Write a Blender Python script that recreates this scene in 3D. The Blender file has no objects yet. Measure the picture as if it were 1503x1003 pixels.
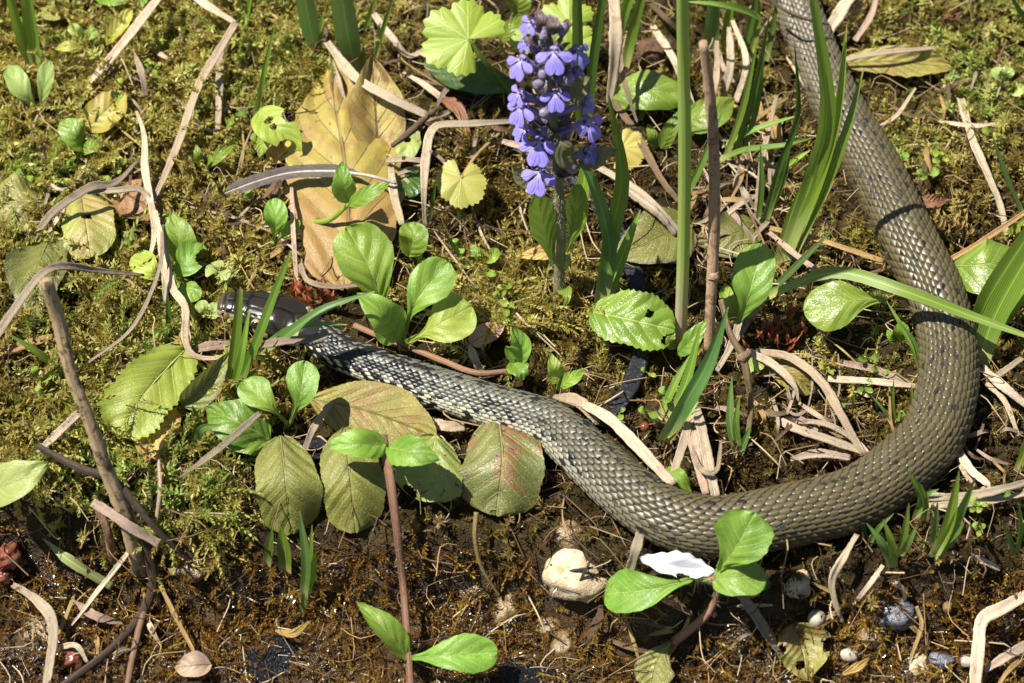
import bpy, math, random
import numpy as np
from mathutils import Vector, Matrix

# ------------------------------------------------------------------ camera, sky, sun, exposure
scene = bpy.context.scene
COL = scene.collection
ELEV = math.radians(55.0)          # the camera looks down at the bank by this angle
DIST = 1.0                         # metres to the middle of the subject
cam_data = bpy.data.cameras.new('camera')
cam_data.lens = 100.0
cam_data.sensor_width = 36.0
cam_data.clip_start = 0.02
cam_data.clip_end = 200.0
cam_data.dof.use_dof = True
cam_data.dof.focus_distance = 0.985
cam_data.dof.aperture_fstop = 13.0
cam = bpy.data.objects.new('camera', cam_data)
COL.objects.link(cam)
cam.location = (0.0, -DIST * math.cos(ELEV), DIST * math.sin(ELEV))
cam.rotation_euler = (math.pi / 2 - ELEV, 0.0, 0.0)
scene.camera = cam

SUN_AZ = math.radians(-82.0)       # measured from +Y (away from the camera) towards +X
SUN_EL = math.radians(62.0)
world = bpy.data.worlds.new('World')
scene.world = world
world.use_nodes = True
wn = world.node_tree
wn.nodes.clear()
sky = wn.nodes.new('ShaderNodeTexSky')
sky.sky_type = 'NISHITA'
sky.sun_disc = False
sky.sun_elevation = SUN_EL
sky.sun_rotation = SUN_AZ
bg = wn.nodes.new('ShaderNodeBackground')
bg.inputs['Strength'].default_value = 0.05
wo = wn.nodes.new('ShaderNodeOutputWorld')
wn.links.new(sky.outputs[0], bg.inputs[0])
wn.links.new(bg.outputs[0], wo.inputs[0])
sun_data = bpy.data.lights.new('sun', 'SUN')
sun_data.energy = 5.0
sun_data.angle = math.radians(0.53)
sun_data.color = (1.0, 0.955, 0.88)
sun = bpy.data.objects.new('sun', sun_data)
COL.objects.link(sun)
sdir = Vector((math.sin(SUN_AZ) * math.cos(SUN_EL), math.cos(SUN_AZ) * math.cos(SUN_EL), math.sin(SUN_EL)))
sun.location = sdir * 3.0
sun.rotation_euler = sdir.to_track_quat('Z', 'Y').to_euler()
vs = scene.view_settings
vs.view_transform = 'Standard'
vs.look = 'None'
vs.exposure = 1.1
vs.gamma = 1.0
scene.cycles.use_denoising = True
scene.cycles.max_bounces = 5
scene.cycles.adaptive_threshold = 0.02
scene.cycles.transparent_max_bounces = 8

# ------------------------------------------------------------------ numbers: noise, terrain, placing on the bank
def hash2(i, j, s):
    n = (i.astype(np.int64) * 374761393 + j.astype(np.int64) * 668265263 + s * 982451653) & 0x7fffffff
    n = ((n ^ (n >> 13)) * 1274126177) & 0x7fffffff
    return ((n ^ (n >> 16)) & 0xffff) / 65535.0

def vnoise(x, y, s=0):
    x = np.asarray(x, float); y = np.asarray(y, float)
    i = np.floor(x); j = np.floor(y)
    f = x - i; g = y - j
    f = f * f * (3 - 2 * f); g = g * g * (3 - 2 * g)
    a = hash2(i, j, s); b = hash2(i + 1, j, s); c = hash2(i, j + 1, s); d = hash2(i + 1, j + 1, s)
    return (a * (1 - f) + b * f) * (1 - g) + (c * (1 - f) + d * f) * g

CAMP = np.array(cam.location)
FWD = np.array((0, math.cos(ELEV), -math.sin(ELEV)))
UPV = np.array((0, math.sin(ELEV), math.cos(ELEV)))
TOCAM = -FWD

def ray(px, py):
    return FWD + np.array((1, 0, 0)) * ((px - 751.5) / 1503 * 0.36) + UPV * (-(py - 501.5) / 1503 * 0.36)

def on_plane(px, py, z):
    d = ray(px, py)
    return CAMP + d * ((z - CAMP[2]) / d[2])

BANK_PX = [(-900, 700), (-200, 715), (0, 730), (220, 770), (330, 775), (420, 760), (780, 770), (880, 815), (960, 838), (1100, 842), (1280, 836),
           (1420, 815), (1530, 780), (1700, 740), (2400, 700)]
_b = np.array([on_plane(a, b, 0.0)[:2] for a, b in BANK_PX])

def sstep(a, b, x):
    t = np.clip((x - a) / (b - a), 0, 1)
    return t * t * (3 - 2 * t)

def H(x, y):
    x = np.asarray(x, float); y = np.asarray(y, float)
    d = np.interp(x, _b[:, 0], _b[:, 1]) + 0.006 * (vnoise(x * 90, y * 90, 5) - .5) - y
    z = -0.026 * sstep(-0.003, 0.022, d) - 0.02 * sstep(0.02, 0.2, d)
    z = z + 0.009 * (vnoise(x * 22, y * 22, 1) - .5) + 0.005 * (vnoise(x * 60, y * 60, 2) - .5) + 0.0022 * (vnoise(x * 170, y * 170, 3) - .5)
    far = np.hypot(x, y)
    return z + 0.15 * sstep(.6, 6, far) * (vnoise(x * .7, y * .7, 9) - .5)

def W(px, py, h=0.0):
    """the point of the bank seen at this place of the photograph, h millimetres above the soil"""
    h = h / 1000.0
    z = h
    for _ in range(14):
        p = on_plane(px, py, z)
        z = 0.5 * z + 0.5 * (float(H(p[0], p[1])) + h)
    return Vector(on_plane(px, py, z))

def to_px(x, y, z):
    dx = x - CAMP[0]; dy = y - CAMP[1]; dz = z - CAMP[2]
    f = dy * FWD[1] + dz * FWD[2]
    u = dy * UPV[1] + dz * UPV[2]
    return 751.5 + dx / f / 0.36 * 1503, 501.5 - u / f / 0.36 * 1503

PX = 0.36 / 1503                    # metres for one photograph pixel at the subject

# ------------------------------------------------------------------ meshes and objects
class MB:
    def __init__(self):
        self.v = []; self.f = []; self.uv = []; self.c = []
    def vert(self, co, uv=(0, 0), c=(1, 1, 1)):
        self.v.append(tuple(co)); self.uv.append(uv); self.c.append(c)
        return len(self.v) - 1
    def grid(self, rows, uvs, closed=False, cols=None):
        n0 = len(self.v); m = len(rows[0])
        for r, row in enumerate(rows):
            for k, p in enumerate(row):
                self.vert(p, uvs[r][k], cols[r][k] if cols else (1, 1, 1))
        for r in range(len(rows) - 1):
            for k in range(m if closed else m - 1):
                a = n0 + r * m + k; b = n0 + r * m + (k + 1) % m
                self.f.append((a, b, b + m, a + m))
        return n0
    def mesh(self, name, smooth=True):
        me = bpy.data.meshes.new(name)
        me.from_pydata(self.v, [], self.f)
        n = len(me.loops)
        li = np.empty(n, np.int32); me.loops.foreach_get('vertex_index', li)
        uvl = me.uv_layers.new(name='UVMap')
        uvl.data.foreach_set('uv', np.array(self.uv, np.float32)[li].ravel())
        at = me.color_attributes.new('Col', 'FLOAT_COLOR', 'POINT')
        c = np.ones((len(self.v), 4), np.float32); c[:, :3] = np.array(self.c, np.float32)
        at.data.foreach_set('color', c.ravel())
        if smooth:
            me.polygons.foreach_set('use_smooth', np.ones(len(me.polygons), bool))
        me.update()
        return me
    def build(self, name, mat, parent=None, smooth=True):
        o = bpy.data.objects.new(name, self.mesh(name, smooth))
        o.data.materials.append(mat)
        COL.objects.link(o)
        if parent is not None:
            o.parent = parent
            o.matrix_parent_inverse = Matrix.Translation(-parent.location)
        return o

def tag(o, label, cat, group=None):
    o['label'] = label; o['category'] = cat
    if group: o['group'] = group
    return o

def thing(name, label, cat, loc, group=None):
    o = bpy.data.objects.new(name, None)
    o.empty_display_size = 0.005
    COL.objects.link(o)
    o.location = loc
    return tag(o, label, cat, group)

def spline(pts, n):
    """Catmull-Rom through pts (numpy rows of any width), n samples"""
    P = np.array(pts, float)
    if len(P) == 2:
        t = np.linspace(0, 1, n)[:, None]
        return P[0] * (1 - t) + P[1] * t
    P = np.vstack([2 * P[0] - P[1], P, 2 * P[-1] - P[-2]])
    seg = np.linalg.norm(np.diff(P[1:-1, :3], axis=0), axis=1)
    cum = np.concatenate([[0], np.cumsum(seg)])
    out = []
    for d in np.linspace(0, cum[-1], n):
        i = min(int(np.searchsorted(cum, d, 'right')) - 1, len(seg) - 1)
        t = (d - cum[i]) / max(seg[i], 1e-9)
        a, b, c, e = P[i], P[i + 1], P[i + 2], P[i + 3]
        out.append(0.5 * (2 * b + (c - a) * t + (2 * a - 5 * b + 4 * c - e) * t * t + (3 * b - a - 3 * c + e) * t ** 3))
    return np.array(out)

def unit(v):
    v = np.asarray(v, float)
    return v / max(np.linalg.norm(v), 1e-12)

def tangents(C):
    T = np.gradient(C, axis=0)
    return T / np.maximum(np.linalg.norm(T, axis=1)[:, None], 1e-12)

def rot_about(v, k, a):
    return v * math.cos(a) + np.cross(k, v) * math.sin(a) + k * np.dot(k, v) * (1 - math.cos(a))

NOMOSS = []        # (x, y, r): no moss grows here
FOOT = []          # footprints (x, y, r): moss stays low there
def foot(p, r):
    FOOT.append((p[0], p[1], r))

def ribbon(mb, pts, width, nrm=None, roll=0.0, twist=0.0, fold=0.25, n=18, taper=(0.9, 1.0, 0.05), wav=0.0, seed=0, m=5, thick=None, rag=0.0, ribs=0.0):
    """a blade: pts 3-D, full width in metres, taper = relative width at base, middle, tip"""
    C = spline([tuple(p) for p in pts], n)
    T = tangents(C)
    nrm = unit(TOCAM * .7 + np.array((0, 0, .5))) if nrm is None else unit(nrm)
    rg = np.random.default_rng(abs(int(seed)))
    ph = rg.random(4) * 6.28
    rows = []; uvs = []
    L = np.concatenate([[0], np.cumsum(np.linalg.norm(np.diff(C, axis=0), axis=1))])
    for i in range(n):
        t = i / (n - 1)
        a = np.cross(T[i], nrm)
        if np.linalg.norm(a) < 1e-3: a = np.array((1.0, 0, 0))
        a = unit(a)
        a = rot_about(a, T[i], math.radians(roll + twist * t) + wav * 1.2 * math.sin(ph[0] + t * 9))
        nn = np.cross(a, T[i])
        w = (taper[0] + (taper[1] - taper[0]) * min(1, t / .35)) if t < .5 else taper[1]
        if t > .45:
            q = (t - .45) / .55
            w = taper[1] + (taper[2] - taper[1]) * q ** 1.7
        w *= width * .5 * (1 + wav * .5 * math.sin(ph[1] + 14 * t))
        row = []; uv = []
        for k in range(m):
            s = -1 + 2 * k / (m - 1)
            row.append(C[i] + a * s * w * (1 + rag * (rg.random() - .5)) + nn * w * (fold * abs(s) + ribs * math.cos(s * 9.4) + wav * .3 * math.sin(ph[2] + 11 * t + 2 * s)))
            uv.append((L[i] / .05, .5 + .5 * s))
        rows.append(row); uvs.append(uv)
    cols = [[(i / (n - 1), 0, 0)] * m for i in range(n)]
    if thick:
        for i in range(n):
            nn = unit(np.cross(np.array(rows[i][1]) - rows[i][0], T[i]))
            rows[i] = list(rows[i]) + [p - nn * thick for p in reversed(rows[i])]
            uvs[i] = uvs[i] + [(u, v) for u, v in reversed(uvs[i])]
            cols[i] = cols[i] * 2
        mb.grid(rows, uvs, True, cols)
        nv = len(mb.v); k = 2 * m
        mb.f.append(tuple(range(nv - k, nv))); mb.f.append(tuple(range(nv - n * k, nv - n * k + k))[::-1])
    else:
        mb.grid(rows, uvs, False, cols)
    return C

def tube(mb, pts, radii, n=20, m=8, jit=0.0, seed=0, caps=True, flat=1.0):
    """pts 3-D, radii in metres at pts"""
    P = np.array([list(p) + [r] for p, r in zip([tuple(q) for q in pts], radii)])
    S = spline(P, n)
    C = S[:, :3]; R = np.maximum(S[:, 3], 1e-5)
    T = tangents(C)
    a = unit(np.cross(T[0], (0.31, .2, .93)))
    rg = np.random.default_rng(abs(int(seed)))
    rows = []; uvs = []; L = 0
    for i in range(n):
        a = unit(a - T[i] * np.dot(a, T[i])); b = np.cross(T[i], a)
        if i: L += np.linalg.norm(C[i] - C[i - 1])
        row = []
        for k in range(m):
            th = 2 * math.pi * k / m
            r = R[i] * (1 + jit * (rg.random() - .5) * 2)
            row.append(C[i] + (a * math.cos(th) + b * flat * math.sin(th)) * r)
        rows.append(row); uvs.append([(L / .05, k / m) for k in range(m)])
    n0 = mb.grid(rows, uvs, True, [[(i / (n - 1), 0, 0)] * m for i in range(n)])
    if caps:
        mb.f.append(tuple(n0 + k for k in reversed(range(m))))
        mb.f.append(tuple(n0 + (n - 1) * m + k for k in range(m)))
    return C

def hairs(mb, C, R, count, length, seed=0, thick=0.00009):
    rg = np.random.default_rng(abs(int(seed)))
    T = tangents(C)
    for _ in range(count):
        i = rg.integers(0, len(C))
        d = rg.normal(size=3); d = unit(d - T[i] * np.dot(d, T[i]))
        r = R[i] if hasattr(R, '__len__') else R
        p = C[i] + d * r * .9 + T[i] * (rg.random() - .5) * np.linalg.norm(C[1] - C[0])
        q = p + (d + rg.normal(size=3) * .3) * length * (.5 + rg.random())
        s = unit(np.cross(d, T[i])) * thick
        k = len(mb.v)
        mb.vert(p - s); mb.vert(p + s); mb.vert(q)
        mb.f.append((k, k + 1, k + 2))

PROFILES = {
    'ovate':   lambda t: (math.sin(math.pi * min(1, t) ** .72) ** .8) * (1 - .12 * t),
    'elliptic': lambda t: math.sin(math.pi * t) ** .62,
    'round':   lambda t: math.sqrt(max(0, 1 - (2 * t - 1) ** 2)),
    'blunt':   lambda t: max(0, 1 - abs(2 * t - 1) ** 2.9) ** .5 * (.86 + .2 * t),
    'dead':    lambda t: float(np.interp(t, (0, .03, .07, .22, .37, .55, .72, .87, .97, 1), (.02, .45, .64, .80, .98, .97, .66, .30, .09, .02))),
    'obovate': lambda t: (.16 * min(1, t / .06) + .84 * sstep(.08, .62, t)) * math.sqrt(max(0, 1 - max(0, (t - .64) / .36) ** 2.2)),
    'spoon':   lambda t: (.13 + .87 * sstep(.2, .68, t)) * math.sqrt(max(0, 1 - max(0, (t - .7) / .3) ** 2.3)),
    'lance':   lambda t: math.sin(math.pi * t ** .6) ** 1.1,
    'spear':   lambda t: (min(1, t / .12) ** .6) * (1 - t) ** .75 * 1.15,
}

def leaf(mb, pts, width, shape='ovate', nrm=None, roll=0, twist=0, cup=0.15, arch=0.0, wave=0.03, teeth=0, depth=0.04, n=26, m=13,
         quilt=0.0, nv=6, holes=(), seed=0, bite=()):
    """pts 3-D midrib from stalk to tip, full width in metres; holes / bites = (t, s, r) in leaf units"""
    C = spline([tuple(p) for p in pts], n)
    L = float(np.sum(np.linalg.norm(np.diff(C, axis=0), axis=1)))
    T = tangents(C)
    nrm = unit(TOCAM * .6 + np.array((0, 0, .6))) if nrm is None else unit(nrm)
    rg = np.random.default_rng(abs(int(seed)) + 11)
    ph = rg.random(6) * 6.28
    f = PROFILES[shape]
    rows = []; uvs = []
    for i in range(n):
        t = i / (n - 1)
        tt = 0.004 + .992 * t
        a = unit(np.cross(T[i], nrm))
        a = rot_about(a, T[i], math.radians(roll + twist * t))
        nn = np.cross(a, T[i])
        w0 = f(tt) * width * .5
        row = []; uv = []
        for k in range(m):
            s = -1 + 2 * k / (m - 1)
            w = w0
            if teeth:
                tz = abs(((t * teeth + (.5 if s < 0 else 0)) % 1) - .5) * 2
                w = w0 * (1 - depth * tz * abs(s) ** 3 * (1 if 0.06 < t else 0))
            w *= 1 + .07 * math.sin(ph[0] + 5 * t + (2 if s > 0 else 0)) * abs(s) + .03 * math.sin(ph[3] + 17 * t + 3 * s)
            z = cup * w0 * abs(s) ** 1.5 + wave * width * math.sin(ph[1] + 8 * t + 2 * s) * abs(s) + wave * .7 * width * math.sin(ph[2] + 5 * s + 3 * t)
            z += arch * L * 4 * t * (1 - t) * .25
            if quilt:
                q = ((t - .28 * abs(s)) * nv) % 1
                z += quilt * width * (math.sin(math.pi * q) ** .8) * (1 - abs(s) ** 4) - quilt * width * .9 * math.exp(-(s * 9) ** 2)
            # margins pulled towards the tip so that the rows run along the side veins
            sh = .10 * L * abs(s) * math.sin(math.pi * t) ** 1
            row.append(C[i] + a * s * w + nn * z + T[i] * sh * .6)
            uv.append((t, .5 + .5 * s))
        rows.append(row); uvs.append(uv)
    n0 = mb.grid(rows, uvs)
    if holes or bite:
        rm = set()
        cuts = list(holes) + list(bite)
        asp = width / L
        for (ht, hs, hr) in cuts:
            for i in range(n):
                for k in range(m):
                    t = i / (n - 1); s = -1 + 2 * k / (m - 1)
                    dx = t - ht; dy = (s - hs) * .5 * asp * max(.2, f(t))
                    d = math.hypot(dx, dy)
                    if d < hr: rm.add(n0 + i * m + k)
                    elif d < hr * 1.0 + .6 / n:       # draw the rim onto the hole's edge
                        q = hr / d
                        a = np.array(mb.v[n0 + i * m + k])
                        ci = min(n - 1, max(0, int(round(ht * (n - 1))))); ck = min(m - 1, max(0, int(round((hs + 1) / 2 * (m - 1)))))
                        c0 = np.array(rows[ci][ck])
                        mb.v[n0 + i * m + k] = tuple(a + (c0 - a) * (1 - q) * .8)
        mb.f = [fc for fc in mb.f if not any(x in rm for x in fc)]
    mid = C[n // 2]
    foot(mid, max(width, L) * .42)
    mb.leafgrid = (rows, n, m, nv, unit(np.cross(unit(np.cross(T[n // 2], nrm)), T[n // 2])), width)
    return C
# ------------------------------------------------------------------ materials
class NT:
    def __init__(self, name):
        self.m = bpy.data.materials.new(name)
        self.m.use_nodes = True
        self.t = self.m.node_tree
        self.t.nodes.clear()
        self.out = self.t.nodes.new('ShaderNodeOutputMaterial')
    def n(self, kind, **kw):
        nd = self.t.nodes.new('ShaderNode' + kind)
        for k, v in kw.items():
            setattr(nd, k, v)
        return nd
    def set(self, sock, v):
        if hasattr(v, 'is_linked') or isinstance(v, bpy.types.NodeSocket):
            self.t.links.new(v, sock)
        else:
            if isinstance(v, (tuple, list)) and len(v) == 3 and sock.type == 'RGBA': v = (*v, 1)
            sock.default_value = v
    def math(self, op, a, b=0.0, c=0.0, clamp=False):
        nd = self.n('Math', operation=op); nd.use_clamp = clamp
        for s, v in zip(nd.inputs, (a, b, c)): self.set(s, v)
        return nd.outputs[0]
    def mix(self, f, a, b, mode='MIX'):
        nd = self.n('Mix', data_type='RGBA', blend_type=mode)
        self.set(nd.inputs[0], f); self.set(nd.inputs[6], a); self.set(nd.inputs[7], b)
        return nd.outputs[2]
    def ramp(self, f, stops):
        nd = self.n('ValToRGB')
        e = nd.color_ramp.elements
        while len(e) < len(stops): e.new(.5)
        for x, (p, c) in zip(e, stops):
            x.position = p; x.color = (*c, 1) if len(c) == 3 else c
        self.set(nd.inputs[0], f)
        return nd.outputs[0]
    def smooth(self, x, a, b):
        nd = self.n('MapRange', interpolation_type='SMOOTHSTEP')
        self.set(nd.inputs[0], x); nd.inputs[1].default_value = a; nd.inputs[2].default_value = b
        return nd.outputs[0]
    def noise(self, vec, scale, detail=3.0, rough=.55, lac=2.0, out=0):
        nd = self.n('TexNoise')
        self.set(nd.inputs['Vector'], vec); nd.inputs['Scale'].default_value = scale
        nd.inputs['Detail'].default_value = detail; nd.inputs['Roughness'].default_value = rough
        return nd.outputs[out]
    def obj(self):
        return self.n('TexCoord').outputs['Object']
    def pos(self):
        return self.n('NewGeometry').outputs['Position']
    def uv(self):
        s = self.n('SeparateXYZ'); self.t.links.new(self.n('TexCoord').outputs['UV'], s.inputs[0])
        return s.outputs[0], s.outputs[1]
    def vec(self, x, y, z=0.0):
        c = self.n('CombineXYZ')
        for s, v in zip(c.inputs, (x, y, z)): self.set(s, v)
        return c.outputs[0]
    def bump(self, h, strength=.5, dist=.0005, normal=None):
        b = self.n('Bump'); b.inputs['Strength'].default_value = strength; b.inputs['Distance'].default_value = dist
        self.set(b.inputs['Height'], h)
        if normal is not None: self.set(b.inputs['Normal'], normal)
        return b.outputs[0]
    def bsdf(self, col, rough=.5, spec=.5, normal=None, sheen=0.0, coat=0.0):
        p = self.n('BsdfPrincipled')
        self.set(p.inputs['Base Color'], col); self.set(p.inputs['Roughness'], rough)
        self.set(p.inputs['Specular IOR Level'], spec)
        if normal is not None: self.set(p.inputs['Normal'], normal)
        if sheen: p.inputs['Sheen Weight'].default_value = sheen
        if coat: p.inputs['Coat Weight'].default_value = coat; p.inputs['Coat Roughness'].default_value = .12
        return p.outputs[0]
    def trans(self, base, col, fac, normal=None):
        tr = self.n('BsdfTranslucent'); self.set(tr.inputs[0], col)
        if normal is not None: self.set(tr.inputs['Normal'], normal)
        mx = self.n('MixShader'); self.set(mx.inputs[0], fac)
        self.t.links.new(base, mx.inputs[1]); self.t.links.new(tr.outputs[0], mx.inputs[2])
        return mx.outputs[0]
    def done(self, sh):
        self.t.links.new(sh, self.out.inputs[0])
        return self.m

def scalec(c, k): return tuple(min(1, x * k) for x in c)

VEINC = {}
def leaf_mat(name, c1, c2, vein=None, nv=6, rough=.42, trans=.3, patch=None, pamt=.5, rim=None, bump=.6, spots=None, spec=.5, fuzz=.0,
             veinw=.09, skew=.28, basec=None):
    VEINC[name] = vein or scalec(c1, 1.55)
    b = NT(name)
    u, v = b.uv()
    a = b.math('ABSOLUTE', b.math('MULTIPLY_ADD', v, 2.0, -1.0))
    P = b.obj()
    rnd = b.n('ObjectInfo').outputs['Random']
    big = b.noise(P, 110, 3)
    fine = b.noise(P, 1500, 3)
    col = b.mix(b.smooth(big, .34, .66), c1, c2)
    if patch:
        pz = b.noise(P, 75, 4, .65)
        th = .62 - pamt * .25
        col = b.mix(b.smooth(pz, th, th + .1), col, patch)
    if basec: col = b.mix(b.math('MULTIPLY', b.smooth(b.math('ADD', u, b.math('MULTIPLY', big, .25)), .62, .3), .8), col, basec)
    q = b.math('FRACT', b.math('MULTIPLY', b.math('SUBTRACT', u, b.math('MULTIPLY', a, skew)), float(nv)))
    dq = b.math('ABSOLUTE', b.math('SUBTRACT', q, .5))          # .5 on a vein, 0 between veins
    lat = b.math('MULTIPLY', b.smooth(dq, .5 - veinw, .5), b.math('SUBTRACT', 1.0, b.math('MULTIPLY', a, .75)))
    mid = b.smooth(a, .055, .015)
    veins = b.math('MAXIMUM', lat, mid)
    # fine net between the side veins
    vo = b.n('TexVoronoi', feature='DISTANCE_TO_EDGE'); b.set(vo.inputs['Vector'], P); vo.inputs['Scale'].default_value = 700
    net = b.smooth(vo.outputs[0], 0.0, .12)
    vein = vein or scalec(c1, 1.55)
    col = b.mix(b.math('MULTIPLY', veins, .62), col, vein)
    col = b.mix(b.math('MULTIPLY', b.math('SUBTRACT', 1.0, net), .07), col, scalec(c1, .55))
    col = b.mix(b.math('MULTIPLY', fine, .35), col, scalec(c2, .7))
    if rim: col = b.mix(b.math('MULTIPLY', b.smooth(a, .84, .97), .8), col, rim)
    if spots:
        sp = b.noise(P, 330, 2, .5)
        col = b.mix(b.smooth(sp, .67, .71), col, spots)
    hs = b.n('HueSaturation')
    b.set(hs.inputs['Hue'], b.math('MULTIPLY_ADD', rnd, .03, .485))
    b.set(hs.inputs['Value'], b.math('MULTIPLY_ADD', b.math('FRACT', b.math('MULTIPLY', rnd, 7.3)), .3, .86))
    b.set(hs.inputs['Color'], col)
    col = hs.outputs[0]
    if fuzz:
        sp = b.noise(P, 2600, 1, .4)
        col = b.mix(b.math('MULTIPLY', b.smooth(sp, .66, .76), fuzz), col, (.85, .88, .75))  # white specks: leaf hairs, with their sparkle painted into the colour
    hh = b.math('SUBTRACT', b.math('MULTIPLY', b.math('SUBTRACT', 1.0, b.math('MULTIPLY', dq, 2.0)), .8), b.math('MULTIPLY', mid, 1.0))
    hh = b.math('ADD', hh, b.math('ADD', b.math('MULTIPLY', fine, .45), b.math('MULTIPLY', net, .16)))
    nm = b.bump(hh, bump * .75, .0006)
    sh = b.bsdf(col, b.math('MULTIPLY_ADD', fine, .3, rough - .12), spec, nm)
    tc = b.mix(.5, col, scalec(c1, 2.0))
    tc2 = b.n('Gamma'); b.set(tc2.inputs[0], tc); tc2.inputs[1].default_value = .85
    return b.done(b.trans(sh, tc2.outputs[0], trans, nm))

def grass_mat(name, c1, c2, base, rough=.42, trans=.28, mid=.5):
    b = NT(name)
    u, v = b.uv()
    at = b.n('VertexColor', layer_name='Col').outputs[0]
    s = b.n('SeparateColor'); b.set(s.inputs[0], at); t = s.outputs[0]
    a = b.math('ABSOLUTE', b.math('MULTIPLY_ADD', v, 2.0, -1.0))
    P = b.obj()
    rnd = b.n('ObjectInfo').outputs['Random']
    st = b.noise(b.vec(b.math('MULTIPLY', u, .7), b.math('MULTIPLY', v, 9.0), rnd), 1.0, 2)
    stf = b.n('TexWave', wave_type='BANDS', bands_direction='Y'); b.set(stf.inputs[0], b.vec(0.0, v, 0.0)); stf.inputs['Scale'].default_value = 3.2
    col = b.mix(st, c1, c2)
    col = b.mix(b.math('MULTIPLY', stf.outputs[1], .13), col, scalec(c1, .6))
    col = b.mix(b.math('MULTIPLY', b.smooth(a, .16, .02), mid), col, scalec(c1, 2.1))
    col = b.mix(b.math('MULTIPLY', b.smooth(t, .28, .0), .85), col, base)
    col = b.mix(b.math('MULTIPLY', b.smooth(b.math('ADD', t, b.math('MULTIPLY', b.noise(P, 300), .1)), 1.0, 1.06), .9), col, (.35, .25, .1))
    hs = b.n('HueSaturation')
    b.set(hs.inputs['Hue'], b.math('MULTIPLY_ADD', rnd, .04, .48))
    b.set(hs.inputs['Value'], b.math('MULTIPLY_ADD', b.math('FRACT', b.math('MULTIPLY', rnd, 5.7)), .4, .8))
    b.set(hs.inputs['Color'], col)
    nm = b.bump(b.math('ADD', stf.outputs[1], b.math('MULTIPLY', b.noise(P, 1800), .4)), .25, .0002)
    sh = b.bsdf(hs.outputs[0], rough, .45, nm)
    return b.done(b.trans(sh, b.mix(.6, hs.outputs[0], scalec(c1, 2.2)), trans, nm))

def straw_mat(name, c1, c2, dark, rough=.6, trans=.12, dirt=.5, th=(.52, .72)):
    b = NT(name)
    u, v = b.uv()
    P = b.obj()
    rnd = b.n('ObjectInfo').outputs['Random']
    st = b.noise(b.vec(b.math('MULTIPLY', u, 1.5), b.math('MULTIPLY', v, 22.0), b.math('MULTIPLY', rnd, 9.0)), 1.0, 5, .7)
    blot = b.noise(P, 230, 4, .65)
    sp = b.noise(P, 900, 2, .5)
    col = b.mix(b.smooth(st, .3, .7), c1, c2)
    col = b.mix(b.math('MULTIPLY', b.smooth(blot, *th), dirt), col, dark)
    col = b.mix(b.math('MULTIPLY', b.smooth(sp, .66, .74), .55), col, scalec(dark, .5))
    hs = b.n('HueSaturation')
    b.set(hs.inputs['Hue'], b.math('MULTIPLY_ADD', rnd, .03, .485))
    b.set(hs.inputs['Value'], b.math('MULTIPLY_ADD', b.math('FRACT', b.math('MULTIPLY', rnd, 6.1)), .55, .7))
    b.set(hs.inputs['Color'], col)
    nm = b.bump(b.math('ADD', st, b.math('MULTIPLY', sp, .3)), 1.0, .0007)
    sh = b.bsdf(hs.outputs[0], rough, .3, nm)
    return b.done(b.trans(sh, hs.outputs[0], trans, nm) if trans else sh)

def solid_mat(name, c1, c2, scale=200, rough=.6, bump=.5, dist=.0006, spec=.4, spots=None, coat=0.0, trans=0.0, fine=1600, contrast=(.35, .65)):
    b = NT(name)
    P = b.obj()
    big = b.noise(P, scale, 4, .6)
    fn = b.noise(P, fine, 3)
    col = b.mix(b.smooth(big, *contrast), c1, c2)
    col = b.mix(b.math('MULTIPLY', fn, .3), col, scalec(c1, .55))
    if spots:
        col = b.mix(b.smooth(b.noise(P, scale * 2.3, 3), .58, .66), col, spots)
    nm = b.bump(b.math('ADD', b.math('MULTIPLY', fn, .4), big), bump, dist)
    sh = b.bsdf(col, b.math('MULTIPLY_ADD', fn, .25, rough - .1), spec, nm, coat=coat)
    return b.done(b.trans(sh, col, trans, nm) if trans else sh)

def attr_mat(name, rough=.4, spec=.5, bump=.2, fine=2500, coat=0.0, trans=0.0):
    """colour from the mesh's own Col attribute (markings of the animal or plant itself, sheen painted on scale tips)"""
    b = NT(name)
    c = b.n('VertexColor', layer_name='Col').outputs[0]
    P = b.obj()
    fn = b.noise(P, fine, 2)
    big = b.noise(P, 260, 3)
    col = b.mix(b.math('MULTIPLY', fn, .35), c, b.mix(1.0, c, (.55, .53, .5), 'MULTIPLY'))
    col = b.mix(b.math('MULTIPLY', b.smooth(big, .4, .7), .3), col, b.mix(1.0, c, (.6, .58, .5), 'MULTIPLY'))
    nm = b.bump(fn, bump, .0002)
    sh = b.bsdf(col, b.math('MULTIPLY_ADD', fn, .22, rough - .1), spec, nm, coat=coat)
    return b.done(b.trans(sh, col, trans, nm) if trans else sh)

def moss_mat(name, stops, trans=.35, rough=.5, patch=60):
    b = NT(name)
    a = b.n('Attribute', attribute_name='tone', attribute_type='INSTANCER').outputs['Fac']
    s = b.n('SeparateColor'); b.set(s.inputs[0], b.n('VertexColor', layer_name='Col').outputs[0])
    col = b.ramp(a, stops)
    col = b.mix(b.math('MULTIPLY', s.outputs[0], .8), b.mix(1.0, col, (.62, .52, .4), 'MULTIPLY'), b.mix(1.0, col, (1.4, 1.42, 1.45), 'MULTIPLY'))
    sh = b.bsdf(col, rough, .45)
    return b.done(b.trans(sh, b.mix(1.0, col, (1.5, 1.4, 1.0), 'MULTIPLY'), trans))

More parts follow.
